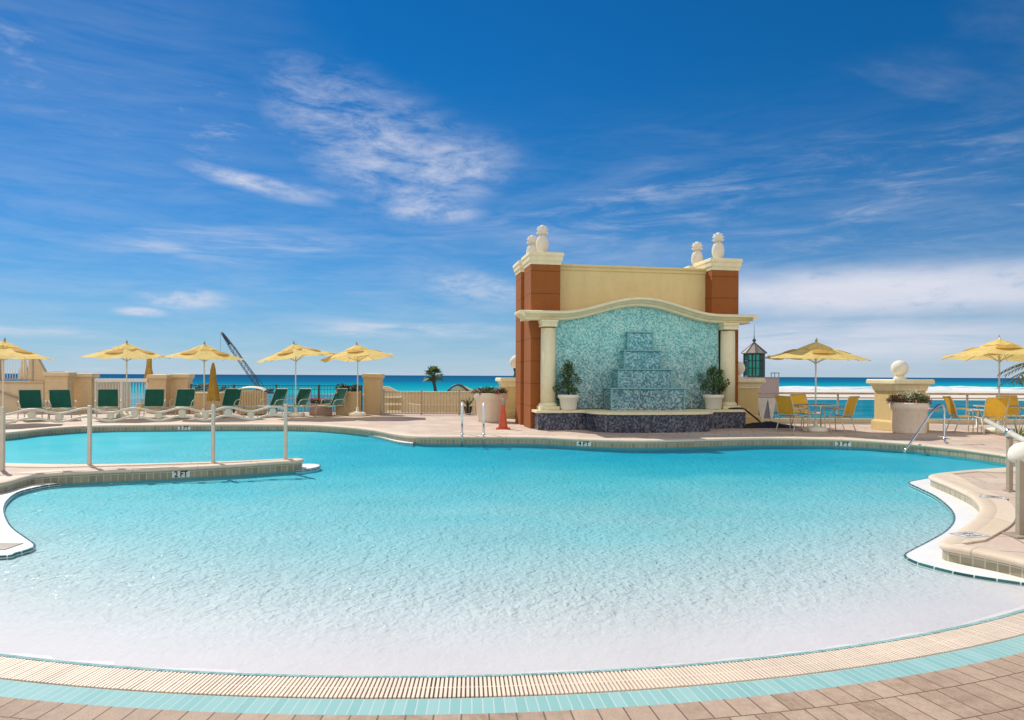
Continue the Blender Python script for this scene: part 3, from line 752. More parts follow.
# cascade of mosaic steps
for (hw, yd, z0, z1) in ((1.03, .78, .45, 1.10), (.76, .55, 1.105, 1.62), (.52, .34, 1.625, 2.14), (.36, .16, 2.145, 2.66)):
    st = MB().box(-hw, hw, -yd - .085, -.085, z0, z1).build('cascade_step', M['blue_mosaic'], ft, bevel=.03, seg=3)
    lp_ = MB().box(-hw - .03, hw + .03, -yd - .12, -.086, z1 - .002, z1 + .035)
    lp_.build('spill_lip', M['lip_stone'], st, bevel=.008)
    for s_ in (-1, 1): MB().box(s_ * hw - .022, s_ * hw + .022, -yd - .10, -yd - .05, z0, z1 - .004).build('corner_trim', M['lip_stone'], st, bevel=.005)
# raised basin with a bowed front
def bow(hw, dep, yb, n=40):
    pts = []
    for i in range(n + 1):
        a = pi * i / n
        c_, s_2 = cos(a), sin(a)
        pts.append((hw * abs(c_) ** .62 * (1 if c_ > 0 else -1) * -1, yb - dep * abs(s_2) ** .62))
    return pts
def basin(o, dep):
    return [(-2.98 - o, .0), (-2.98 - o, -.60 - o)] + bow(1.68 + o, dep, -.602 - o) + [(2.98 + o, -.60 - o), (2.98 + o, .0)]
bas = MB().prism(basin(0, 1.18), 0, .46).build('basin', M['dark_mosaic'], ft)
MB().prism(basin(.06, 1.18), .462, .53).build('basin_rim', M['cornice'], bas, bevel=.018, seg=3)

# ------------------------------------------------------------------ plants
def leaves(mb, pts, size, rng, flat=.3):
    for p in pts:
        s = size * rng.uniform(.6, 1.3)
        M3 = Euler((rng.uniform(-1.2, 1.2), rng.uniform(-1.2, 1.2), rng.uniform(0, 6.28))).to_matrix()
        a, b_, c_ = M3 @ Vector((s, 0, 0)), M3 @ Vector((0, s * .38, 0)), M3 @ Vector((0, 0, s * .12))
        p = Vector(p)
        mb.add([p - a, p - b_ + c_, p + a, p + b_ + c_], [(0, 1, 2, 3)])
def clump_pts(rng, cx, cy, cz, rx, ry, rz, n, up=1):
    out = []
    for _ in range(n):
        d_ = Vector((rng.gauss(0, 1), rng.gauss(0, 1), rng.gauss(0, 1))).normalized()
        r = rng.uniform(.35, 1) ** .5
        out.append((cx + d_.x * rx * r, cy + d_.y * ry * r, cz + d_.z * rz * r))
    return out
def topiary(sd_, h, wdt, lab, x):
    rng = random.Random(sd_)
    lp = ft.matrix_basis @ Vector((x, -.48, .532))
    t = thing('potted_shrub', lab, 'potted plant', lp, YAW, 'potted shrubs on the fountain basin')
    pt = MB().lathe([(.20, 0), (.215, .03), (.245, .30), (.275, .32), (.29, .35), (.29, .40), (.27, .415), (.25, .405), (.245, .36)], 28)
    pt.build('pot', M['white_pot'], t)
    MB().lathe([(.24, .33), (.10, .37)], 16).build('soil', M['soil'], t)
    st = MB()
    f_ = MB()
    for i in range(26):
        z_ = .38 + h * (i / 26) ** 1.15
        rr = wdt * (1 - (i / 27) ** 1.5) * rng.uniform(.45, 1.35) + .03
        a_ = i * 2.4 + rng.uniform(-.5, .5)
        tip = Vector((cos(a_) * rr, sin(a_) * rr, z_ + rr * rng.uniform(.1, .7)))
        st.tube([(0, 0, z_ - .05), tip * .5 + Vector((0, 0, z_ * .5)), tip], [.012, .008, .004], 5)
        leaves(f_, clump_pts(rng, tip.x * .86, tip.y * .86, tip.z, .085, .085, .12, 34), .042, rng)
    st.tube([(0, 0, .34), (.01, 0, .38 + h * .6), (0, .01, .38 + h * .97)], [.02, .014, .006], 6)
    st.build('stem', M['bark'], t); f_.build('foliage', M['shrub'], t)
topiary(3, .88, .34, 'white pot with a narrow pointed dark shrub at the left column of the fountain', -2.12)
topiary(5, .76, .40, 'white pot with a broader rounded dark shrub at the right column of the fountain', 2.07)

def bowl_planter(lab, loc, R_, H_, rb, sd_, reds, greens, flowers, hgt):
    rng = random.Random(sd_)
    t = thing('bowl_planter', lab, 'planter', loc, 0)
    k = R_
    MB().lathe([(rb, 0), (rb + .015, .02), (rb + .02, .05), (k * .90, H_ * .74), (k * .93, H_ * .76), (k * .97, H_ * .80), (k, H_ * .86), (k, H_ * .96), (k * .97, H_), (k * .90, H_), (k * .87, H_ * .93)], 40).build('pot', M['pot'], t)
    MB().lathe([(k * .88, H_ * .9), (k * .3, H_ * .95)], 24).build('soil', M['soil'], t)
    for nm, mt, n_, sz, zz_ in (('green_foliage', M['bed_leaf'], greens, .055, .10), ('red_foliage', M['red_leaf'], reds, .05, .07), ('flowers', M['white_flower'], flowers, .03, .17)):
        if not n_: continue
        mb = MB()
        for _ in range(n_):
            a_, r_ = rng.uniform(0, 6.28), k * .92 * sqrt(rng.random())
            if nm == 'red_foliage': r_ = k * rng.uniform(.6, 1.0)
            leaves(mb, clump_pts(rng, r_ * cos(a_), r_ * sin(a_), H_ + zz_ * hgt * (1.4 - r_ / k), .10, .10, .09 * hgt, 16), sz, rng)
        o_ = mb.build(nm, mt, t)
        if nm == 'flowers': o_['kind'] = 'stuff'
    return t
p = G(491, 421.5); bowl_planter('large tapered pale planter of low reddish green plants beside the orange cone', p, .54, .90, .40, 11, 34, 30, 2, 1.0)
p = G(909, 433); bowl_planter('large tapered pale planter with cream flowers in front of the ball topped pier', p, .465, .80, .38, 12, 34, 36, 20, 1.35)
# small plant by the fence
rng = random.Random(4)
t = thing('potted_plant', 'small dark pot with a spiky green plant by the fence left of the big planter', 'potted plant', G(468, 414.5))
MB().lathe([(.10, 0), (.16, .26), (.18, .30), (.15, .30)], 16).build('pot', M['black'], t)
mb = MB()
for i in range(22):
    a_ = i * 2.4; sp = rng.uniform(.12, .4)
    mb.tube([(0, 0, .28), (cos(a_) * sp * .5, sin(a_) * sp * .5, .5), (cos(a_) * sp, sin(a_) * sp, .62 + rng.uniform(-.1, .15))], [.014, .012, .002], 4)
mb.build('foliage', M['bed_leaf'], t)

# ------------------------------------------------------------------ ball topped piers
def ball_pier(lab, loc, hw, hd, h, ball, yaw=YAW, neck=None):
    t = thing('garden_pier', lab, 'pier', loc, yaw, 'ball topped garden piers')
    flare(MB(), -hw, hw, -hd, hd, [(.06, 0), (.06, .22), (.05, .25), (.02, .27), (0, .28), (0, h - .32)]).build('shaft', M['yellow_wall'], t, bevel=.01)
    flare(MB(), -hw, hw, -hd, hd, [(0, h - .32), (.03, h - .30), (.03, h - .26), (.06, h - .17), (.10, h - .13), (.15, h - .12), (.15, h - .03), (.13, h)]).build('cap', M['cornice'], t, bevel=.008)
    r = ball
    pr = [(r * .72, h - .002), (r * .74, h + .03), (r * .5, h + .08), (r * .44, h + .11), (r * .5, h + .13)]
    if neck: MB().lathe([(r * .55, h - .002), (r * .5, h + .05), (r * .38, h + neck * .5), (r * .55, h + neck)], 20).build('neck', M['dark_plinth'], t); zc = h + neck + r * .8; pr = []
    else: zc = h + .11 + r * .88
    pr += [(r * cos(a_), zc + r * sin(a_)) for a_ in [(-1.05 + i * (pi / 2 + 1.05) / 14) for i in range(14)]] + [(.005, zc + r)]
    MB().lathe(pr, 28).build('ball', M['white_stone'], t)
    return t
ball_pier('cream topped yellow pier with a stone ball behind the flower planter', G(907.5, 431.5) + Vector((.06, .50, 0)), .46, .42, 1.40, .22)
ball_pier('yellow pier with a stone ball half hidden at the right end of the fountain', G(742, 424.5) + Vector((0, .5, 0)), .47, .47, 1.40, .24)
ball_pier('yellow pier with a white globe on a dark neck, left end of the fountain', Vector((.17, 24.3, DZ)), .52, .45, 1.38, .25, YAW, .34)

# white equipment box and low clutter at the fountain's left foot
t = thing('utility_box', 'small cream utility box at the left foot of the fountain piers', 'utility box', G(521, 419))
MB().box(-.16, .16, -.12, .12, .12, .62).build('body', M['tan_light'], t, bevel=.015); MB().box(-.12, .12, -.135, -.121, .2, .5).build('door', M['white_metal'], t, bevel=.004); MB().box(-.2, .2, -.16, .16, 0, .118).build('plinth', M['dark_plinth'], t)
# black hose and tarp
fl_ = lambda x, y, z: ft.matrix_basis @ Vector((x, y, z))
a_ = fl_(2.5, -.45, .545); e_ = G(752, 428)
hp = spline([fl_(2.0, -.2, .55), a_, fl_(2.85, -.62, .56), fl_(3.06, -.70, .42), fl_(3.3, -.85, .12), Vector((e_.x - .35, e_.y - .1, DZ + .03)), e_ + Vector((0, 0, .03)), e_ + Vector((.4, .15, .03))], 6)
tag(MB().tube(hp, .025, 8).build('hose', M['black']), 'black hose running from the basin down onto the deck', 'hose')
rng = random.Random(9); n_ = 26; vs = []
for i in range(n_ + 1):
    for j in range(9):
        x, y = i / n_ * 2 - 1, j / 4 - 1
        z = .17 * max(0, 1 - x * x) * max(0, 1 - y * y) * (.7 + .3 * sin(x * 9 + y * 4)) + .02 * rng.random() * (1 - x * x)
        vs.append((x * .8, y * .35, z + .004))
tag(MB().add(vs, [(i * 9 + j, (i + 1) * 9 + j, (i + 1) * 9 + j + 1, i * 9 + j + 1) for i in range(n_) for j in range(8)], True).build('tarp', M['black'], None, G(768, 427.5) + Vector((0, .1, 0))), 'crumpled black tarp lying on the deck by the glass railing', 'tarp')
# ------------------------------------------------------------------ loungers
def make_lounger():
    t = thing('sun_lounger', 'x', 'sun lounger', (0, 0, 0), 0, 'green sling sun loungers along the far side of the pool')
    W, ZS, LF = .31, .37, 1.28
    ba = radians(64); BL = .62
    seat = MB(); n = 14; vs = []
    for i in range(n + 1):
        y = -LF * i / n; z = ZS - .035 * sin(pi * min(1, i / n * 1.02)) + .012 * sin(i * .9)
        vs += [(-W + .02, y, z), (0, y, z - .02), (W - .02, y, z)]
    seat.add(vs, [(3 * i + j, 3 * i + 3 + j, 3 * i + 4 + j, 3 * i + 1 + j) for i in range(n) for j in (0, 1)], True)
    seat.build('seat', M['green_seat'], t)
    bk = MB(); vs = []
    for i in range(9):
        u = BL * i / 8; y = cos(ba) * u; z = ZS + sin(ba) * u; sg = .03 * sin(pi * i / 8)
        vs += [(-W + .008, y, z), (0, y + sg, z - sg * .4), (W - .008, y, z)]
    bk.add(vs, [(3 * i + j, 3 * i + 3 + j, 3 * i + 4 + j, 3 * i + 1 + j) for i in range(8) for j in (0, 1)], True)
    bk.build('backrest', M['green_sling'], t)
    fr = MB()
    for s in (-1, 1): fr.tube(spline([(s * W, .22, ZS), (s * W, -.2, ZS), (s * W, -.8, ZS - .01), (s * W, -LF, ZS + .005)], 4), .016, 8)
    for y in (.2, -.55, -LF): fr.tube([(-W, y, ZS - .01), (W, y, ZS - .01)], .018, 8)
    fr.build('frame', M['lounger_frame'], t)
    bf = MB()
    top = Vector((0, cos(ba) * (BL + .03), ZS + sin(ba) * (BL + .03)))
    bf.tube(spline([(-W + .015, 0, ZS), (-W + .015, top.y * .5, ZS + (top.z - ZS) * .5), (-W + .03, top.y * .97, ZS + (top.z - ZS) * .97), (-W + .10, top.y, top.z), (W - .10, top.y, top.z), (W - .03, top.y * .97, ZS + (top.z - ZS) * .97), (W - .015, top.y * .5, ZS + (top.z - ZS) * .5), (W - .015, 0, ZS)], 3), .009, 8)
    for s in (-1, 1): bf.tube([(s * (W - .03), .19, ZS), (s * (W - .03), top.y * .55, ZS + (top.z - ZS) * .5)], .012, 6)
    bf.build('backrest_frame', M['lounger_frame'], t)
    for s in (-1, 1):
        MB().tube(spline([(s * (W + .02), .12, ZS + .02), (s * (W + .045), .10, ZS + .17), (s * (W + .05), -.02, ZS + .215), (s * (W + .05), -.28, ZS + .20), (s * (W + .03), -.38, ZS + .12), (s * (W + .01), -.40, ZS)], 4), [.015] * 21, 8).build('armrest', M['lounger_frame'], t)
        for y, dy in ((.13, .06), (-LF + .16, -.04)):
            MB().tube([(s * W, y, ZS), (s * (W + .012), y + dy, .0)], .015, 8).build('leg', M['lounger_frame'], t)
    return t
lg = make_lounger()
spots = [(31, 419.5, 42, 'green sling lounger farthest left, in front of the stuccoed stair wall'),
         (61, 419, 42, 'green sling lounger in front of the leftmost pair of tan piers'),
         (108, 417.5, 30, 'green sling lounger in front of the pale railing, right of the leftmost tan piers'),
         (154, 417, 22, 'green sling lounger below the gold folded parasol behind the second pair of tan piers'),
         (184, 417, 10, 'green sling lounger just left of the free standing folded yellow parasol'),
         (230, 416.3, -3, 'dark green lounger between the folded yellow parasol and the slatted bin'),
         (276, 416, -26, 'green lounger turned left, just right of the slatted bin'),
         (300, 415.5, -28, 'green lounger turned left below the fourth open parasol, next to the flower trough'),
         (336, 415.5, -36, 'rightmost green lounger, turned left in front of the tan planter box')]
for i, (px, py, r, lab) in enumerate(spots):
    if i == 0: o = lg; o.location = G(px, py); o.rotation_euler = (0, 0, radians(r)); o['label'] = lab
    else: dup(lg, G(px, py), radians(r), lab)

# ------------------------------------------------------------------ parasols
UH, UR = 2.0, 1.34
def canopy_mesh(seed, r0, r1, z0, z1, seg=8, sub=6, rings=7, sag=.18, wob=.012):
    rng = random.Random(seed); mb = MB(); vs = []
    ph = [rng.uniform(-1, 1) for _ in range(seg)]; amp = [rng.uniform(.5, 1.3) for _ in range(seg)]
    n = seg * sub
    for k in range(rings + 1):
        u = k / rings
        r = r0 + (r1 - r0) * u; z = z0 + (z1 - z0) * (u ** 1.12)
        for j in range(n):
            f = (j % sub) / sub; s_ = j // sub
            a = 2 * pi * j / n
            chord = cos(pi / seg) / cos((f - .5) * 2 * pi / seg)
            mid = sin(pi * f)
            rr = r * (chord * (1 - .035 * mid * u))
            zz = z + (-sag * .75 * mid * u * (1 - u) * amp[s_] + sag * .5 * mid * u ** 4 * ph[s_] + wob * sin(j * .9 + k * 1.3 + seed) * mid * u)
            vs.append((rr * cos(a), rr * sin(a), zz))
    mb.add(vs, [(k * n + j, (k + 1) * n + j, (k + 1) * n + (j + 1) % n, k * n + (j + 1) % n) for k in range(rings) for j in range(n)], True)
    return mb
def make_umbrella(seed):
    t = thing('parasol', 'x', 'parasol', (0, 0, 0), 0, 'open yellow parasols')
    MB().lathe([(.30, 0), (.32, .03), (.31, .09), (.24, .13), (.10, .15), (.05, .17), (.045, .30), (.03, .31)], 24).build('base', M['white_stone'], t)
    MB().tube([(0, 0, .15), (0, 0, 1.2), (0, 0, UH + .52)], .021, 10).build('pole', M['white_metal'], t)
    loc = (0, 0, UH)
    can = canopy_mesh(seed, .30, UR, .30, .0).build('canopy', M['yellow_fab'], t, loc)
    canopy_mesh(seed + 1, .02, .46, .47, .285, sub=4, rings=4, sag=.09, wob=.015).build('vent', M['yellow_fab'], can)
    for k in range(4):                                 # pocket flaps standing off the cloth at the vent
        a = 2 * pi * (k * 2 + seed % 2 + .5) / 8
        f_ = MB(); pts = []
        for i in range(5):
            for j in range(4):
                aa = a + (i / 4 - .5) * .72; r = .46 + j * .13
                pts.append((r * cos(aa), r * sin(aa), .252 - j * .026 + .035 * sin(pi * i / 4) * sin(pi * j / 3 + .4)))
        f_.add(pts, [(i * 4 + j, i * 4 + j + 1, i * 4 + j + 5, i * 4 + j + 4) for i in range(4) for j in range(3)], True)
        f_.build('flap', M['gold_fab'], can)
    MB().lathe([(.012, .47), (.03, .48), (.035, .52), (.012, .55), (.015, .575), (.003, .59)], 10).build('finial', M['bronze'], can)
    for k in range(8):
        a = 2 * pi * k / 8; c_, s_ = cos(a), sin(a)
        MB().tube([(.03 * c_, .03 * s_, .36), (.30 * c_, .30 * s_, .275), (UR * .985 * c_, UR * .985 * s_, -.02)], .010, 6).build('rib', M['white_metal'], can)
    hb = MB().lathe([(.035, -.14), (.042, -.10), (.03, -.08)], 12)
    for k in range(8):
        a = 2 * pi * k / 8; c_, s_ = cos(a), sin(a)
        hb.tube([(.04 * c_, .04 * s_, -.10), (.58 * c_, .58 * s_, .185)], .008, 5)
    hb.build('strut_hub', M['white_metal'], can)
    return t
ub = make_umbrella(3)
ubs = [(3, 423, 8, .97, 3, -2, 'open yellow parasol cut off by the left edge of the picture'),
       (126.5, 417.5, 22, 1.0, 1, 2, 'open yellow parasol in front of the sea left of the crane, second from the left'),
       (204, 417, 5, 1.0, 2, 3, 'open yellow parasol over the folded one, immediately left of the crane boom'),
       (295.5, 416.5, 14, 1.02, -7, 2, 'open yellow parasol tilted left, immediately right of the crane boom'),
       (357.5, 416, 30, 1.02, -5, -2, 'open yellow parasol standing on a white base beside the single tan pier'),
       (815.5, 431.5, 12, .965, 1, 2, 'open golden parasol through the glass table right of the fountain'),
       (999, 433, 2, 1.0, 1, -3, 'open yellow parasol near the right edge above yellow chairs')]
variants = []
for sd_ in (14, 29, 41):
    v_ = canopy_mesh(sd_, .30, UR, .30, .0).build('canopy', M['yellow_fab']); variants.append(v_.data); bpy.data.objects.remove(v_)
for i, (px, py, r, sc, ty, tx, lab) in enumerate(ubs):
    o = ub if i == 0 else copy_tree(ub)
    o.location = G(px, py); o.rotation_euler = (0, 0, radians(r)); o.scale = (1, 1, sc); o['label'] = lab
    c_ = [q for q in o.children if q.name.startswith('canopy')][0]
    R3 = Matrix.Rotation(-radians(r), 3, 'Z') @ (Matrix.Rotation(radians(ty), 3, 'Y') @ Matrix.Rotation(radians(tx), 3, 'X')) @ Matrix.Rotation(radians(r), 3, 'Z')
    c_.rotation_euler = R3.to_euler()
    if i:
        c_.data = variants[i % 3]
        for q in c_.children:
            if q.name.startswith('vent'): q.rotation_euler = (random.uniform(-.04, .04), random.uniform(-.04, .04), i * .4)
def folded(lab, loc, h, m, base=True, z0=.62):
    t = thing('folded_parasol', lab, 'parasol', loc, 0, 'folded parasols')
    if base: MB().lathe([(.24, 0), (.26, .03), (.24, .08), (.06, .12), (.04, .2)], 20).build('base', M['white_stone'], t)
    MB().tube([(0, 0, .05), (0, 0, h)], .02, 8).build('pole', M['white_metal'], t)
    rng = random.Random(int(h * 100)); mb = MB(); n = 24; vs = []
    prof = [(.16, z0), (.185, z0 + .04), (.15, z0 + .25 * (h - z0)), (.11, z0 + .5 * (h - z0)), (.095, z0 + .62 * (h - z0)), (.085, z0 + .8 * (h - z0)), (.05, h - .08), (.015, h)]
    for i, (r, z) in enumerate(prof):
        for j in range(n):
            a = 2 * pi * j / n + i * .07
            rr = r * (1 + (.34 if i < 3 else .22) * cos(8 * a + .3 * i) * (1 - i / 9)) * rng.uniform(.9, 1.1)
            vs.append((rr * cos(a), rr * sin(a), z + .03 * cos(4 * a) * (i < 2)))
    mb.add(vs, [(i * n + j, i * n + (j + 1) % n, (i + 1) * n + (j + 1) % n, (i + 1) * n + j) for i in range(len(prof) - 1) for j in range(n)], True)
    cv = mb.build('furled_canopy', m, t)
    MB().tube([(.10 * cos(a), .10 * sin(a), z0 + .55 * (h - z0)) for a in [2 * pi * q / 16 for q in range(17)]], .012, 5).build('tie_strap', m, cv)
    return t
folded('folded golden parasol standing among the green loungers', G(213, 416.5), 1.86, M['gold_fab'], True, .55)
folded('folded gold parasol standing behind the second pair of tan piers', Vector((D(149, 380, 28.5).x, 28.5, LZ)), 3.15, M['gold_fab'], True, 1.9)
folded('furled beige parasol standing on the raised stair terrace at far left', Vector((D(24, 380, 29.5).x, 29.5, 1.12)), 1.3, M['tan_light'], True, .25)

# ------------------------------------------------------------------ chairs and tables
def make_chair():
    t = thing('patio_chair', 'x', 'chair', (0, 0, 0), 0, 'yellow sling patio chairs')
    W, ZS = .26, .42
    def sheet(name, rows, parent, m):
        vs = []
        for (y, z, sg) in rows: vs += [(-W + .015, y, z), (-W * .4, y + sg * .7, z - sg * .5), (W * .4, y + sg * .7, z - sg * .5), (W - .015, y, z)]
        return MB().add(vs, [(4 * i + j, 4 * i + 4 + j, 4 * i + 5 + j, 4 * i + 1 + j) for i in range(len(rows) - 1) for j in range(3)], True).build(name, m, parent)
    sheet('seat', [(-.27, ZS - .01, 0), (-.2, ZS + .01, .01), (0, ZS - .015, .02), (.16, ZS - .01, .02), (.21, ZS + .03, .01)], t, M['yellow_sling'])
    sheet('backrest', [(.215, ZS + .05, .01), (.255, ZS + .2, .02), (.30, ZS + .36, .02), (.345, ZS + .46, .01), (.375, ZS + .52, 0)], t, M['yellow_sling'])
    fr = MB()
    for s in (-1, 1):
        fr.tube(spline([(s * W, -.29, ZS - .02), (s * W, -.2, ZS + .01), (s * W, .14, ZS - .01), (s * W, .22, ZS + .06), (s * W, .30, ZS + .36), (s * W, .38, ZS + .53)], 4), .014, 8)
    fr.tube([(-W, .38, ZS + .53), (W, .38, ZS + .53)], .013, 8); fr.tube([(-W, -.28, ZS - .015), (W, -.28, ZS - .015)], .013, 8)
    fr.build('frame', M['frame'], t)
    for s in (-1, 1):
        MB().tube(spline([(s * (W + .015), -.27, ZS - .02), (s * (W + .02), -.28, ZS + .14), (s * (W + .025), -.22, ZS + .2), (s * (W + .025), .1, ZS + .2), (s * (W + .005), .26, ZS + .2)], 4), .014, 8).build('armrest', M['frame'], t)
        MB().tube([(s * (W + .015), -.27, ZS - .02), (s * (W + .02), -.26, 0)], .014, 8).build('leg', M['frame'], t)
        MB().tube([(s * (W + .01), .14, ZS - .01), (s * (W + .02), .29, 0)], .014, 8).build('leg', M['frame'], t)
    return t
ch = make_chair()
chs = [(792, 431.6, 118, 'yellow sling chair at left of the glass table, side on, back to the fountain'),
       (806, 427.5, 15, 'yellow sling chair behind the glass table right of the fountain'),
       (840, 432, -142, 'yellow sling chair at right of the glass table, nearest the flower planter'),
       (962, 432, 78, 'yellow chair seen from the side, just right of the flower planter and chrome handrail'),
       (990, 434.2, 172, 'yellow chair with its back to the pool, nearest to the steel post at right'),
       (1012, 430.5, -14, 'bright yellow chair facing the pool behind the chair that shows its back')]
for i, (px, py, r, lab) in enumerate(chs):
    o = ch if i == 0 else copy_tree(ch)
    o.location = G(px, py); o.rotation_euler = (0, 0, radians(r)); o['label'] = lab
for k, (px, r) in enumerate(((134, -20), (143, 25))):
    p = D(px, 395, 31); dup(ch, Vector((p.x, 31, LZ + .004)), radians(r), ('left', 'right')[k] + ' one of two yellow chairs seen through the pale railing behind the loungers')
def table(lab, loc):
    t = thing('patio_table', lab, 'table', loc, 0, 'round glass patio tables')
    top = MB().lathe([(.035, .70), (.55, .70), (.555, .706), (.55, .712), (.035, .712)], 36).build('glass_top', M['table_glass'], t)
    MB().tube([(.56 * cos(a), .56 * sin(a), .705) for a in [2 * pi * q / 40 for q in range(41)]], .015, 6, False).build('rim', M['frame'], top)
    for k in range(4):
        a = pi / 4 + k * pi / 2
        MB().tube(spline([(.50 * cos(a), .50 * sin(a), .69), (.36 * cos(a), .36 * sin(a), .40), (.40 * cos(a), .40 * sin(a), 0)], 4), .014, 6).build('leg', M['frame'], t)
    return t
table('round glass table with the golden parasol through its middle', G(815.5, 431.5) + Vector((0, 0, .001)))
table('round glass table among the yellow chairs at the right edge', G(999, 433) + Vector((0, 0, .001)))
t = thing('side_table', 'small white side table between the chrome handrail and the yellow chair backs', 'table', G(977, 428))
MB().lathe([(.24, .50), (.25, .515), (.24, .53)], 24).build('tabletop', M['white_metal'], t)
MB().lathe([(.16, 0), (.15, .02), (.03, .04), (.025, .5)], 16).build('pedestal', M['white_metal'], t)

# ------------------------------------------------------------------ tan piers, fences and walls along the edge of the deck
def tan_pier(lab, x0, x1, y, h, d_=.8):
    a_, b_ = D(x0, 380, y).x, D(x1, 380, y).x
    t = thing('fence_pier', lab, 'pier', ((a_ + b_) / 2, y + d_ / 2, DZ - .9), 0, 'tan stucco fence piers')
    hw = (b_ - a_) / 2 - .06
    h = h + .9
    flare(MB(), -hw, hw, -d_ / 2, d_ / 2, [(0, 0), (0, h - .22), (.015, h - .21), (.02, h - .16)]).build('shaft', M['tan_wall'], t, bevel=.01)
    flare(MB(), -hw, hw, -d_ / 2, d_ / 2, [(.02, h - .158), (.05, h - .13), (.06, h - .12), (.06, h - .03), (.05, h), (-hw * .6, h + .03)]).build('cap', M['tan_light'], t, bevel=.006)
tan_pier('tan fence pier left of its shorter neighbour, beside the stair terrace', 43, 69.5, 25.6, 1.50, .38)
tan_pier('narrow tan fence pier at the left end of the pale railing', 70.5, 93, 26.2, 1.46, .38)
tan_pier('tan fence pier at the right end of the pale railing, below the folded gold parasol', 147, 167.5, 26.0, 1.42, .38)
tan_pier('tan fence pier at the left end of the dark metal fence', 168.5, 189.5, 26.4, 1.45, .38)
tan_pier('single tan fence pier beside the parasol with the white base', 362, 382, 25.9, 1.49, .5)
def fence(lab, name, x0, x1, y, ztop, m, gap, thick, rails, post_every=2.0, mrail=None, z0=DZ - .02, loops=False):
    a_, b_ = D(x0, 380, y).x, D(x1, 380, y).x
    t = thing(name, lab, 'fence', (a_, y, z0)); L_ = b_ - a_; h = ztop - z0
    pk = MB(); n = int(L_ / gap)
    for i in range(1, n): pk.tube([(L_ * i / n, 0, .08), (L_ * i / n, 0, h - .03)], thick, 5)
    pk.build('pickets', m, t)
    for z, r in rails: MB().box(0, L_, -r, r, z * h - r, z * h + r).build('fence_rail', mrail or m, t, bevel=.004)
    k = max(1, round(L_ / post_every))
    for i in range(k + 1):
        x = .03 + (L_ - .06) * i / k
        MB().box(x - .03, x + .03, -.035, .035, 0, h + .03).build('post', mrail or m, t, bevel=.004)
    return t
fence('pale picket railing between the two pairs of tan piers', 'picket_fence', 95, 148, 26.3, 1.38, M['white_metal'], .11, .012, ((.12, .02), (.985, .06)), 1.0, M['white_metal'])
fence('dark thin metal fence between the tan piers behind the loungers', 'metal_fence', 190.5, 362.5, 26.4, 1.20, M['dark_metal'], .12, .007, ((.1, .012), (.86, .010), (.99, .018)), 1.6)
fence('brown picket fence between the single tan pier and the left yellow pier', 'picket_fence', 383, 498, 25.6, 1.05, M['bronze'], .115, .009, ((.08, .018), (.93, .018)), 1.55, M['bronze'])
# stuccoed terrace with stair rail at far left
xa, xb = D(-330, 380, 26.2).x, D(43.5, 380, 26.2).x
t = thing('terrace_wall', 'stuccoed terrace wall with a sloped stair rail behind the leftmost loungers', 'wall', (xb, 26.2, DZ - .9))
MB().box(xa - xb, 0, 0, 6, 0, 2.0).build('wall', M['tan_light'], t)
MB().box(xa - xb, .04, -.05, .3, 2.003, 2.07).build('coping', M['tan_wall'], t, bevel=.01)
MB().tube([(-2.6, -.09, 1.95), (-1.55, -.09, 1.66), (-.55, -.09, 1.33)], .03, 8).build('handrail', M['bronze'], t)
MB().prism([(-.62, 2.073), (.05, 2.073), (.06, 2.30), (-.28, 2.90), (-.62, 2.92)], -.02, .14, Matrix(((1, 0, 0, 0), (0, 0, 1, .1), (0, 1, 0, 0), (0, 0, 0, 1)))).build('end_panel', M['tan_wall'], t, bevel=.008)
fence('white slatted railing on the terrace wall under the leftmost parasol', 'slat_railing', -330, 34, 26.3, 2.30, M['white_rail'], .10, .014, ((.06, .025), (.97, .03)), 1.3, M['bronze'], z0=1.32)
def obj_at(px, py, d, z=DZ): p = D(px, py, d); return Vector((p.x, d, z))
# half wall, slatted bin, planter box, flower trough behind the loungers
t = thing('half_wall', 'low tan wall block with a pale top behind the folded golden parasol', 'wall', obj_at(207.5, 400, 25.7))
MB().box(-.54, .54, -.2, .2, 0, .74).build('block', M['tan_wall'], t, bevel=.01); MB().box(-.57, .57, -.23, .23, .742, .80).build('top', M['cornice'], t, bevel=.01)
t = thing('slatted_bin', 'beige slatted bin with a scalloped rounded white top behind the loungers', 'bin', obj_at(252.5, 400, 25.5))
sb = MB()
for i in range(11):
    x = -.46 + .92 * i / 10; hh = .80 + .12 * sqrt(max(0, 1 - (x / .5) ** 2))
    sb.box(x - .036, x + .036, -.24, -.21, .03, hh)
sb.build('front_slats', M['tan_light'], t, bevel=.008)
MB().box(-.45, .45, -.208, .24, .02, .80).build('body', M['tan_wall'], t)
vs = []
for i in range(21):
    x = -.50 + i / 20; hh = .80 + .16 * sqrt(max(0, 1 - (x / .505) ** 2)) + .018 * abs(sin(i * pi / 2 * .95))
    vs += [(x, -.27, hh), (x, 0, hh + .06), (x, .26, hh)]
MB().add(vs, [(3 * i + j, 3 * i + 3 + j, 3 * i + 4 + j, 3 * i + 1 + j) for i in range(20) for j in (0, 1)], True).build('lid', M['white_stone'], t)
rng = random.Random(21)
t = thing('planter_box', 'tall tan planter box with dark shrubs beside the single tan pier', 'planter', obj_at(348.5, 400, 25.6))
MB().box(-.40, .40, -.3, .3, 0, .84).build('box', M['tan_wall'], t, bevel=.012)
mb = MB()
for (x, z, s) in ((-.28, .98, .17), (-.12, .96, .13), (.12, .94, .14), (.28, .96, .16)): leaves(mb, clump_pts(rng, x, 0, z, s * 1.2, .2, s, 170), .05, rng)
mb.build('shrubs', M['dune_leaf'], t)
t = thing('flower_trough', 'pink stone trough of red flowers between two loungers turned left', 'planter', obj_at(321, 400, 25.2))
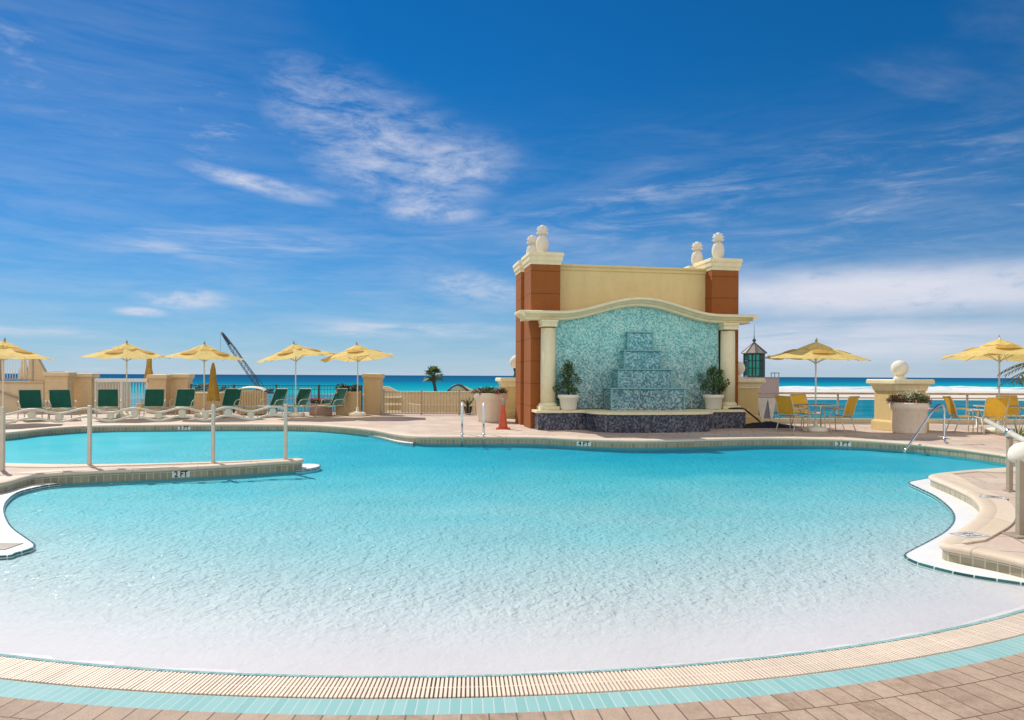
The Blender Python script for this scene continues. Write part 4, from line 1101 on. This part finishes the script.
MB().prism([(-.38, -.18), (.38, -.18), (.38, .18), (-.38, .18)], 0, .40).build('trough', M['pink_wall'], t, bevel=.02)
mb, m2 = MB(), MB()
for i in range(16):
    x = rng.uniform(-.36, .36); leaves(mb, clump_pts(rng, x, 0, .48, .1, .14, .08, 18), .045, rng); leaves(m2, clump_pts(rng, x, 0, .57, .1, .14, .06, 9), .04, rng)
mb.build('foliage', M['bed_leaf'], t); m2.build('flowers', M['red_flower'], t)

# ------------------------------------------------------------------ glass railing on the right
def glass_rail(lab, x0, x1, y):
    a_, b_ = D(x0, 380, y).x, D(x1, 380, y).x; L_ = b_ - a_
    t = thing('glass_railing', lab, 'railing', (a_, y, DZ), 0, 'glass railings')
    MB().box(0, L_, -.12, .12, 0, .13).build('curb', M['tan_light'], t, bevel=.012)
    MB().box(0, L_, -.05, .05, .90, .965).build('top_rail', M['wood_rail'], t, bevel=.012)
    MB().box(0, L_, -.02, .02, .775, .81).build('mid_rail', M['wood_rail'], t, bevel=.006)
    n = max(1, round(L_ / 1.32))
    for i in range(n + 1):
        x = .03 + (L_ - .06) * i / n
        MB().box(x - .024, x + .024, -.024, .024, .131, .899).build('post', M['bronze'], t, bevel=.004)
        if i < n: MB().box(x + .06, x + (L_ - .06) / n - .06, -.008, .008, .16, .745).build('glass_panel', M['panel_glass'], t)
glass_rail('glass railing between the fountain end pier and the ball topped pier', 757, 879, 22.3)
glass_rail('glass railing running off to the right behind the yellow chairs', 926, 1130, 22.3)
# pennant cloth hanging on the railing
t = thing('pennant_cloth', 'grey cloth with two white triangular pennants hung on the glass railing', 'cloth', obj_at(767, 400, 22.2))
MB().box(-.26, .24, 0, .012, .06, .72).build('backing', M['cloth_grey'], t)
for s, x in ((0, -.18), (1, .13)):
    w_ = .20 if s == 0 else .15
    MB().prism([(x - w_ * .75, .78), (x + w_, .78), (x + .04, .02), (x - .01, .02)], -.016, -.004, XZ @ Matrix.Translation((0, 0, .03))).build('pennant', M['cloth_white'], t)

# ------------------------------------------------------------------ pool furniture: cone, ladder, rails, markers
t = thing('traffic_cone', 'orange traffic cone by the left foot of the fountain', 'cone', G(503, 429))
MB().box(-.19, .19, -.19, .19, 0, .035).build('base', M['cone'], t, bevel=.012)
MB().lathe([(.135, .036), (.13, .06), (.12, .10), (.04, .72), (.032, .80), (.02, .815)], 24).build('body', M['cone'], t)
MB().lathe([(.052, .64), (.037, .812), (.02, .83), (.012, .83)], 20).build('tip', M['bronze'], t)
for px, lab in ((462, 'left white topped pool ladder rail rising from the far pool edge'), (483.5, 'right white topped pool ladder rail near the planter at the far pool edge')):
    p = g0(px, 443.2)
    t = thing('ladder_rail', lab, 'ladder rail', (p.x, p.y, 0), atan2(-p.x, p.y), 'pool ladder rails')
    MB().tube([(0, -.06, -.15), (0, -.05, .2), (0, -.02, .46)], .022, 10).build('lower_tube', M['chrome'], t)
    MB().tube(spline([(0, -.02, .462), (0, 0, .75), (0, .06, .88), (0, .2, .93), (0, .36, .86), (0, .46, .7), (0, .52, .4), (0, .54, .16)], 4), .026, 10).build('upper_tube', M['white_rail'], t)
    MB().lathe([(.05, .165), (.05, .175), (.03, .19)], 14, (0, .54, 0)).build('flange', M['chrome'], t)
# chrome handrail into the water at the far right
hpts = [(904.5, 451.5, -.05, 15.0), (912, 441, None, 15.15), (921, 428, None, 15.35), (931, 413.5, None, 15.55), (937, 406.5, None, 15.7), (941.5, 404.8, None, 15.8), (943.8, 408, None, 15.85), (944.2, 418, None, 15.85), (944.2, 436, None, 15.8), (945.5, 441.5, None, 15.6), (949, 447.5, None, 15.1), (953.5, 453.5, None, 14.75)]
t = thing('grab_rail', 'bent chrome handrail standing in the water at the far right pool steps', 'handrail', G(944, 441))
P_ = [D(x, y, d) - t.location for x, y, _, d in hpts]
MB().tube(spline(P_, 4), .024, 10).build('rail', M['chrome'], t)
MB().tube([D(928, 409.5, 15.8) - t.location, D(940, 409.5, 15.75) - t.location], .035, 8).build('crossbar', M['bronze'], t)
# level rail and post on the platform
p = G(1009.5, 491.5)
t = thing('platform_rail', 'beige level handrail on one bronze post on the right platform', 'handrail', p)
zt = .90 - DZ
MB().box(-.026, .026, -.032, .032, 0, zt - .03).build('post', M['bronze'], t, bevel=.005)
MB().box(-.05, .05, -.05, .05, 0, .018).build('foot_plate', M['bronze'], t, bevel=.004)
dr = Vector((.56, 1, 0)).normalized()
MB().tube([-dr * 3.0 + Vector((0, 0, zt)), dr * 3.0 + Vector((0, 0, zt))], .034, 10).build('rail', M['rail'], t)
MB().lathe([(.05, zt - .05), (.055, zt), (.05, zt + .05)], 14).build('clamp', M['chrome'], t)
# white domed pool lift at the right edge
p = G(1020.3, 536.5)
t = thing('pool_lift', 'white domed pool lift seat on a bronze post at the right edge', 'pool lift', p)
MB().box(-.028, .022, -.03, .03, 0, .70).build('post', M['bronze'], t, bevel=.006)
MB().box(-.10, .10, -.10, .10, 0, .02).build('foot_plate', M['bronze'], t, bevel=.005)
MB().lathe([(.05, .66), (.14, .67), (.165, .70), (.168, .74), (.155, .79), (.12, .83), (.07, .853), (.01, .86)], 28, (.125, .06, 0)).build('headrest', M['white_stone'], t)
MB().box(.045, .42, .04, .10, .18, .64).build('seat_shell', M['cornice'], t, bevel=.04, seg=4)
MB().box(.06, .40, -.32, .06, .14, .19).build('seat', M['white_rail'], t, bevel=.03, seg=3)
# wavy railing on the spur
posts = [(-85, 477), (2.5, 470.5), (89.5, 465.7), (213, 462.8), (285.5, 459.8)]
pw = [G(x, y) for x, y in posts]; pw[0] = pw[1] + (pw[1] - pw[2]) * 1.0
t = thing('wavy_railing', 'beige metal railing with wavy rails and discs on the pool divider', 'railing', pw[4])
for p in pw: MB().box(-.026, .026, -.026, .026, 0, .95).build('post', M['rail'], t, (p - pw[4]), bevel=.006)
ln = [0]
for a_, b_ in zip(pw, pw[1:]): ln.append(ln[-1] + (b_ - a_).length)
def along(s):
    for i in range(len(pw) - 1):
        if s <= ln[i + 1] + 1e-6: return pw[i].lerp(pw[i + 1], (s - ln[i]) / (ln[i + 1] - ln[i])) - pw[4]
    return Vector()
PER = .70
for z_ in (.87, .74):
    pts = []
    nS = int(ln[-1] / .05)
    for i in range(nS + 1):
        s = ln[-1] * i / nS
        pts.append(along(s) + Vector((0, 0, z_ + .035 * cos(2 * pi * (s - ln[1] - .36) / PER))))
    MB().tube(pts, .018, 7).build('wave_rail', M['rail'], t)
s = ln[1] + .36
k0 = -int(s / (PER / 2))
for k in range(k0, int((ln[-1] - s) / (PER / 2)) + 1):
    ss = s + k * PER / 2
    q = along(ss); near = min(abs(ss - v) for v in ln)
    if near < .1: continue
    up = .0 if k % 2 else .0
    d_ = (along(min(ss + .05, ln[-1])) - along(ss - .05)).normalized(); an = atan2(d_.y, d_.x)
    MB().lathe([(.02, -.012), (.052, -.012), (.058, 0), (.052, .012), (.02, .012)], 18).build('disc', M['frame'], t, q + Vector((0, 0, .805 + (.02 if k % 2 == 0 else -.02))), rot=Euler((pi / 2, 0, an)))

# depth markers set in the waterline tiles
def marker(px, py, text, lab, wd=.34, ht=.105):
    q = g0(px, py); i = min(range(len(path)), key=lambda j: (path[j] - q).length)
    a_, b_ = path[max(i - 1, 0)], path[min(i + 1, len(path) - 1)]
    d_ = (b_ - a_).normalized(); tq = (q - a_).dot(d_); base = a_ + d_ * tq; nn_ = Vector((-d_.y, d_.x, 0))
    t = thing('depth_marker', lab, 'depth marker', base - nn_ * .014 + Vector((0, 0, .053)), atan2(d_.y, d_.x), 'pool depth markers')
    MB().box(-wd / 2, wd / 2, -.004, .004, -ht / 2 + .003, ht / 2 - .002).build('tile', M['plaque'], t)
    cu = bpy.data.curves.new('lettering', 'FONT'); cu.body = text; cu.size = ht * 1.2; cu.align_x = 'CENTER'; cu.align_y = 'CENTER'; cu.extrude = .001; cu.offset = .0035
    cu.materials.append(M['ink'])
    tmp = bpy.data.objects.new('lettering', cu); C.objects.link(tmp)
    bpy.context.view_layer.update()
    me = bpy.data.meshes.new_from_object(tmp.evaluated_get(bpy.context.evaluated_depsgraph_get()))
    bpy.data.objects.remove(tmp); bpy.data.curves.remove(cu)
    f_ = bpy.data.objects.new('lettering', me); C.objects.link(f_); f_.parent = t; f_.location = (0, -.0055, 0); f_.rotation_euler = (pi / 2, 0, 0)
    f_.scale = (wd / .34 * 1.1, 1, 1)
marker(181, 477.6, '2 FT', 'white depth marker tile reading 2 FT on the pool divider', .25)
marker(584, 446, '4 FT', 'white depth marker tile reading 4 FT in front of the fountain')
marker(843, 446.2, '3 FT', 'white depth marker tile reading 3 FT in front of the glass table')
marker(184, 430, '3 FT', 'white depth marker tile reading 3 FT below the green loungers')
for px, py, r, lab in ((993, 497.3, -38, 'grey and white warning tile in the platform coping, the farther of two'), (969.5, 535.3, 15, 'grey and white warning tile in the platform coping, the nearer of two')):
    t = thing('warning_tile', lab, 'warning tile', G(px, py, DZ + .0135), radians(r), 'warning tiles in the platform coping')
    MB().box(-.14, .14, -.10, .10, 0, .004).build('tile', M['plaque'], t)
    rg = MB()
    for (x0, x1, y0, y1) in ((-.13, .13, .085, .092), (-.13, .13, -.092, -.085), (-.13, -.123, -.085, .085), (.123, .13, -.085, .085), (-.08, .09, -.05, -.03), (-.08, .09, .035, .05)): rg.box(x0, x1, y0, y1, .004, .006)
    rg.tube([(.0 + .05 * cos(a), .055 * sin(a), .005) for a in [2 * pi * q / 20 for q in range(21)]], .0035, 5, False)
    rg.tube([(-.04, -.04, .005), (.035, .035, .005)], .0035, 5)
    rg.build('pictogram', M['grey_ink'], t)
# dark drain lid on the left wet ledge
t = tag(MB().box(-.16, .16, -.12, .12, 0, .006).build('drain_lid', M['bronze'], None, G(-3, 546.5, lz + .001), bevel=.002), 'dark brown drain lid in the white wet ledge at the left edge', 'drain lid')
# ------------------------------------------------------------------ beyond the deck
# glazed lantern tower
d_ = 46; p = D(754, 378, d_)
zb = D(754, 377.5, d_).z
t = thing('lantern_tower', 'small dark framed lantern tower with teal glass and a conical roof', 'lantern tower', (p.x, d_, LZ), radians(12))
H = zb - LZ; R_ = .64
MB().box(-1.0, 1.25, -.9, .9, 0, H - .02).build('wall', M['pink_wall'], t)
MB().box(-1.05, 1.30, -.95, .95, H - .018, H + .03).build('parapet', M['pink_wall'], t, bevel=.01)
rl = MB()
for x in (.7, .95, 1.25): rl.tube([(x, -.88, H + .03), (x, -.88, H + .30)], .02, 5)
rl.tube([(.66, -.88, H + .30), (1.28, -.88, H + .30)], .025, 6)
rl.build('roof_rail', M['dark_metal'], t)
o8 = [(R_ * cos(pi / 8 + k * pi / 4), R_ * sin(pi / 8 + k * pi / 4)) for k in range(8)]
lb = MB()
for (x, y) in o8: lb.box(x - .033, x + .033, y - .033, y + .033, H + .03, H + 1.60)
for z in (H + .07, H + .62, H + 1.1, H + 1.55): lb.tube([(x, y, z) for x, y in o8 + o8[:1]], .04 if z in (H + .07, H + 1.55) else .02, 5, False)
for k in range(8):
    (xa_, ya_), (xb_, yb_) = o8[k], o8[(k + 1) % 8]; lb.tube([((xa_ + xb_) / 2, (ya_ + yb_) / 2, H + .05), ((xa_ + xb_) / 2, (ya_ + yb_) / 2, H + 1.55)], .016, 4)
fr_ = lb.build('lantern_frame', M['dark_plinth'], t)
for k in range(8):
    (xa_, ya_), (xb_, yb_) = o8[k], o8[(k + 1) % 8]
    a_ = atan2(yb_ - ya_, xb_ - xa_); c_ = Matrix.Translation(((xa_ + xb_) / 2, (ya_ + yb_) / 2, 0)) @ Matrix.Rotation(a_, 4, 'Z')
    hw = hypot(xb_ - xa_, yb_ - ya_) / 2 - .05
    MB().box(-hw, hw, -.006, .006, H + .10, H + 1.52, c_).build('pane', M['lantern_glass'], fr_)
rf = MB(); vs = [(1.28 * x, 1.28 * y, H + 1.60) for x, y in o8] + [(1.22 * x, 1.22 * y, H + 1.56) for x, y in o8] + [(.06 * x, .06 * y, H + 2.28) for x, y in o8]
rf.add(vs, [(j, (j + 1) % 8, 16 + (j + 1) % 8, 16 + j) for j in range(8)] + [(8 + j, 8 + (j + 1) % 8, (j + 1) % 8, j) for j in range(8)] + [tuple(range(15, 7, -1)), tuple(range(16, 24))])
ro = rf.build('roof', M['roof_metal'], t)
sm_ = MB()
for x, y in o8: sm_.tube([(1.28 * x, 1.28 * y, H + 1.615), (.05 * x, .05 * y, H + 2.30)], .024, 5)
sm_.build('roof_seams', M['dark_metal'], ro)
MB().lathe([(.07, H + 2.26), (.05, H + 2.32), (.13, H + 2.42), (.13, H + 2.47), (.04, H + 2.56), (.02, H + 2.75), (.01, H + 3.5)], 12).build('finial', M['dark_metal'], ro)

# lattice boom crane on the beach
d_ = 172
foot = D(259, 388, d_); tip = D(222.5, 333.5, d_)
t = thing('crawler_crane', 'dark lattice boom crane leaning left beyond the fence', 'crane', (foot.x + 1.5, d_, SEAZ + .3))
f0 = foot - t.location; t0 = tip - t.location; f0.z = 2.2
bm_ = MB(); ax = (t0 - f0).normalized(); sd_ = Vector((0, 1, 0)); u_ = ax.cross(sd_).normalized()
def chord(s):
    w_ = (.35 + .65 * min(1, s / .12)) if s < .12 else (1.0 if s < .72 else 1.0 - .62 * (s - .72) / .28)
    c_ = f0.lerp(t0, s); return [c_ + u_ * (a * .50 * w_) + sd_ * (b__ * .50 * w_) for a, b__ in ((1, 1), (1, -1), (-1, -1), (-1, 1))]
NB = 26
for q in range(4): bm_.tube([chord(i / NB)[q] for i in range(NB + 1)], .065, 5)
for i in range(NB):
    c0, c1_ = chord(i / NB), chord((i + 1) / NB)
    for q in range(4):
        r_ = (q + 1) % 4
        bm_.tube([c0[q], c1_[r_]] if i % 2 else [c0[r_], c1_[q]], .026, 4); bm_.tube([c0[q], c0[r_]], .024, 4)
bm_.build('boom', M['steel_dark'], t)
MB().tube([f0.lerp(t0, .80), t0 + ax * .3], .30, 8).build('boom_head', M['steel_dark'], t)
cb_ = MB(); mast = f0 + Vector((.9, 0, .5))
cb_.tube([t0, mast], .035, 4); cb_.tube([t0 + sd_ * .5, mast + sd_ * .5], .035, 4); cb_.tube([t0 + Vector((-.5, 0, 0)), t0 + Vector((-.5, 0, -4.2))], .03, 4)
cb_.build('cables', M['steel_dark'], t)
bd = MB().box(-1.0, 1.7, -1.3, 1.3, 1.1, 1.85); bd.tube([f0 + Vector((1, 0, .2)), mast], .12, 5)
bd.build('house', M['steel_dark'], t, bevel=.1)
MB().box(-1.7, -.5, -1.4, -.3, 1.2, 2.0).build('cab', M['steel_dark'], t, bevel=.08)
for s in (-1, 1): MB().prism([(-2.6, .25), (-2.2, 0), (2.8, 0), (3.2, .25), (3.2, .75), (2.8, 1.0), (-2.2, 1.0), (-2.6, .75)], -.35, .35, Matrix.Translation((0, s * 1.5, 0)) @ XZ).build('track', M['black'], t)

# fan palm on the lower terrace
def fan_palm(lab, loc, h, R_, nf, sd_, droop=.6, name='palm_tree', tw=.13):
    rng = random.Random(sd_); t = thing(name, lab, 'palm tree', loc)
    tk = MB(); pts = [(0.10 * sin(i * .5), .03 * i * .2, h * i / 10) for i in range(11)]
    tk.tube(pts, [tw * (1.25 - .3 * i / 10 + (.35 if i > 7 else 0)) for i in range(11)], 10); tk.build('trunk', M['bark'], t)
    cr = MB(); top = Vector(pts[-1])
    for k in range(nf):
        a = k * 2.4 + rng.uniform(-.2, .2); e = rng.uniform(-.5, 1.35)
        d_ = Vector((cos(a) * cos(e), sin(a) * cos(e), sin(e))); c_ = top + d_ * R_ * .48
        cr.tube([top, c_], .018, 4)
        sd2 = d_.cross(Vector((0, 0, 1))); sd2 = sd2.normalized() if sd2.length > .01 else Vector((1, 0, 0)); up_ = sd2.cross(d_)
        for q in range(13):
            b_ = (q - 6) / 6 * 1.35
            dd = d_ * cos(b_) + sd2 * sin(b_)
            L_ = R_ * .55 * (1 - .25 * abs(q - 6) / 6) * rng.uniform(.85, 1.1)
            wv = (sd2 * cos(b_) - d_ * sin(b_)) * .035 * R_
            e1 = c_ + dd * L_ * .6 + up_ * .02; e2 = c_ + dd * L_ - Vector((0, 0, droop * .35 * L_))
            cr.add([c_, e1 - wv, e2, e1 + wv], [(0, 1, 2, 3)])
    cr.build('crown', M['palm_leaf'], t); return t
p = D(434.5, 379, 62); fan_palm('small fan palm with a dark trunk beyond the brown picket fence', (p.x, 62, LZ), 2.25, 1.12, 44, 5)
# palm just outside the right edge, fronds reaching into view
rng = random.Random(8)
p = D(1062, 374, 17.5)
t = thing('palm_tree', 'feathery palm whose arching fronds reach in from the right edge', 'palm tree', (p.x, 17.5, DZ))
MB().tube([(0, 0, 0), (.03, 0, 1.0), (.0, 0, 1.75)], [.16, .13, .15], 10).build('trunk', M['bark'], t)
cr = MB()
for k in range(26):
    a = k * 2.4; e = rng.uniform(.0, 1.1); L_ = 1.35 * rng.uniform(.8, 1.1)
    pts = []
    for i in range(9):
        s = i / 8; pts.append(Vector((cos(a) * cos(e) * L_ * s, sin(a) * cos(e) * L_ * s, 1.75 + sin(e) * L_ * s - .55 * L_ * s * s)))
    cr.tube(pts, [.014 - .0013 * i for i in range(9)], 4)
    for i in range(1, 9):
        dd = (pts[i] - pts[i - 1]).normalized(); sd2 = dd.cross(Vector((0, 0, 1))).normalized()
        for s in (-1, 1):
            for q in (0, .5):
                b_ = pts[i - 1].lerp(pts[i], q); tipp = b_ + (dd * .7 + sd2 * s * .8 + Vector((0, 0, -.25))) * .38 * (1 - .06 * i)
                m_ = b_.lerp(tipp, .5) + Vector((0, 0, .02)); wv = dd * .024
                cr.add([b_ - wv, m_ - wv, tipp, m_ + wv, b_ + wv], [(0, 1, 2, 3, 4)])
cr.build('crown', M['palm_leaf'], t)
t = thing('spiky_plant', 'low spiky green plant on the deck at the right edge behind the handrail', 'plant', G(1019, 441))
sp_ = MB()
for k in range(34):
    a = k * 2.4; e = rng.uniform(.25, 1.4); L_ = rng.uniform(.4, .62); d2 = Vector((cos(a) * cos(e), sin(a) * cos(e), sin(e))); wv = Vector((-sin(a), cos(a), 0)) * .022
    sp_.add([Vector((0, 0, .02)) - wv * .6, d2 * L_ * .5 - wv, d2 * L_ - Vector((0, 0, .06)), d2 * L_ * .5 + wv, Vector((0, 0, .02)) + wv * .6], [(0, 1, 2, 3, 4)])
sp_.build('leaves', M['palm_leaf'], t)

# low walls, hut and shrubs behind the brown picket fence
t = thing('garden_wall', 'long low tan wall with darker band behind the brown picket fence', 'wall', obj_at(446, 395, 30.5, LZ))
MB().box(-2.3, 2.1, -.15, .15, 0, 1.52).build('wall', M['tan_wall'], t); MB().box(-2.34, 2.14, -.19, .19, 1.522, 1.60).build('coping', M['cornice'], t, bevel=.01)
for z in (.55, .98): MB().box(-2.3, 2.1, -.17, -.1515, z, z + .1).build('band', M['tan_light'], t)
t = thing('sloped_wall', 'pale tan stepped wall sloping down behind the fence right of the single pier', 'wall', obj_at(391, 395, 29.5, LZ))
MB().prism([(-.6, 0), (1.3, 0), (1.3, 1.05), (.75, 1.12), (.3, 1.62), (-.1, 1.82), (-.6, 1.84)], -.15, .15, XZ).build('wall', M['tan_light'], t, bevel=.02)
for z in (.75, 1.05, 1.35): MB().box(-.1 + (z - .75) * -.3, .5, -.4, -.151, z, z + .09).build('step', M['cornice'], t, bevel=.01)
t = thing('beach_hut', 'small tan hut with a dark arched roof edge beyond the picket fence', 'hut', obj_at(461, 390, 48, LZ))
MB().box(-.7, .75, -.6, .6, 0, 1.25).build('wall', M['tan_light'], t)
MB().prism([(-.85, 1.25), (.9, 1.25), (.1, 1.62), (-.05, 1.62)], -.65, .65, XZ).build('roof', M['tan_wall'], t, bevel=.02)
ar = [(-.95 + 1.6 * i / 16, -.7, 1.05 + .62 * sin(pi * i / 16) ** .8) for i in range(17)]
MB().tube(ar, .07, 6).build('arch', M['dark_metal'], t)
def shrub(lab, px, y, sz, hz, sd_, z=LZ, m='dune_leaf'):
    rng = random.Random(sd_); p = D(px, 380, y); t = thing('shrub', lab, 'shrub', (p.x, y, z), 0, 'dark shrubs beyond the fence')
    st = MB(); fo_ = MB()
    for i in range(9):
        a = i * 2.4; r = sz * rng.uniform(.2, .75); tp = Vector((r * cos(a), r * sin(a), hz * rng.uniform(.55, .95)))
        st.tube([(0, 0, 0), tp * .5 + Vector((0, 0, .1)), tp], [.03, .02, .01], 4)
        leaves(fo_, clump_pts(rng, tp.x, tp.y, tp.z, sz * .4, sz * .4, hz * .2, 70), .07, rng)
    st.build('stems', M['bark'], t); fo_.build('foliage', M[m], t)
shrub('dark shrub right beside the low tan wall block behind the folded parasol', 203, 30, .55, 1.75, 1)
shrub('dark shrub seen right of the folded golden parasol beyond the fence', 218, 31, .5, 1.6, 2)
shrub('low dark shrub on the beach side left of the small fan palm', 408, 52, .9, 1.0, 4)
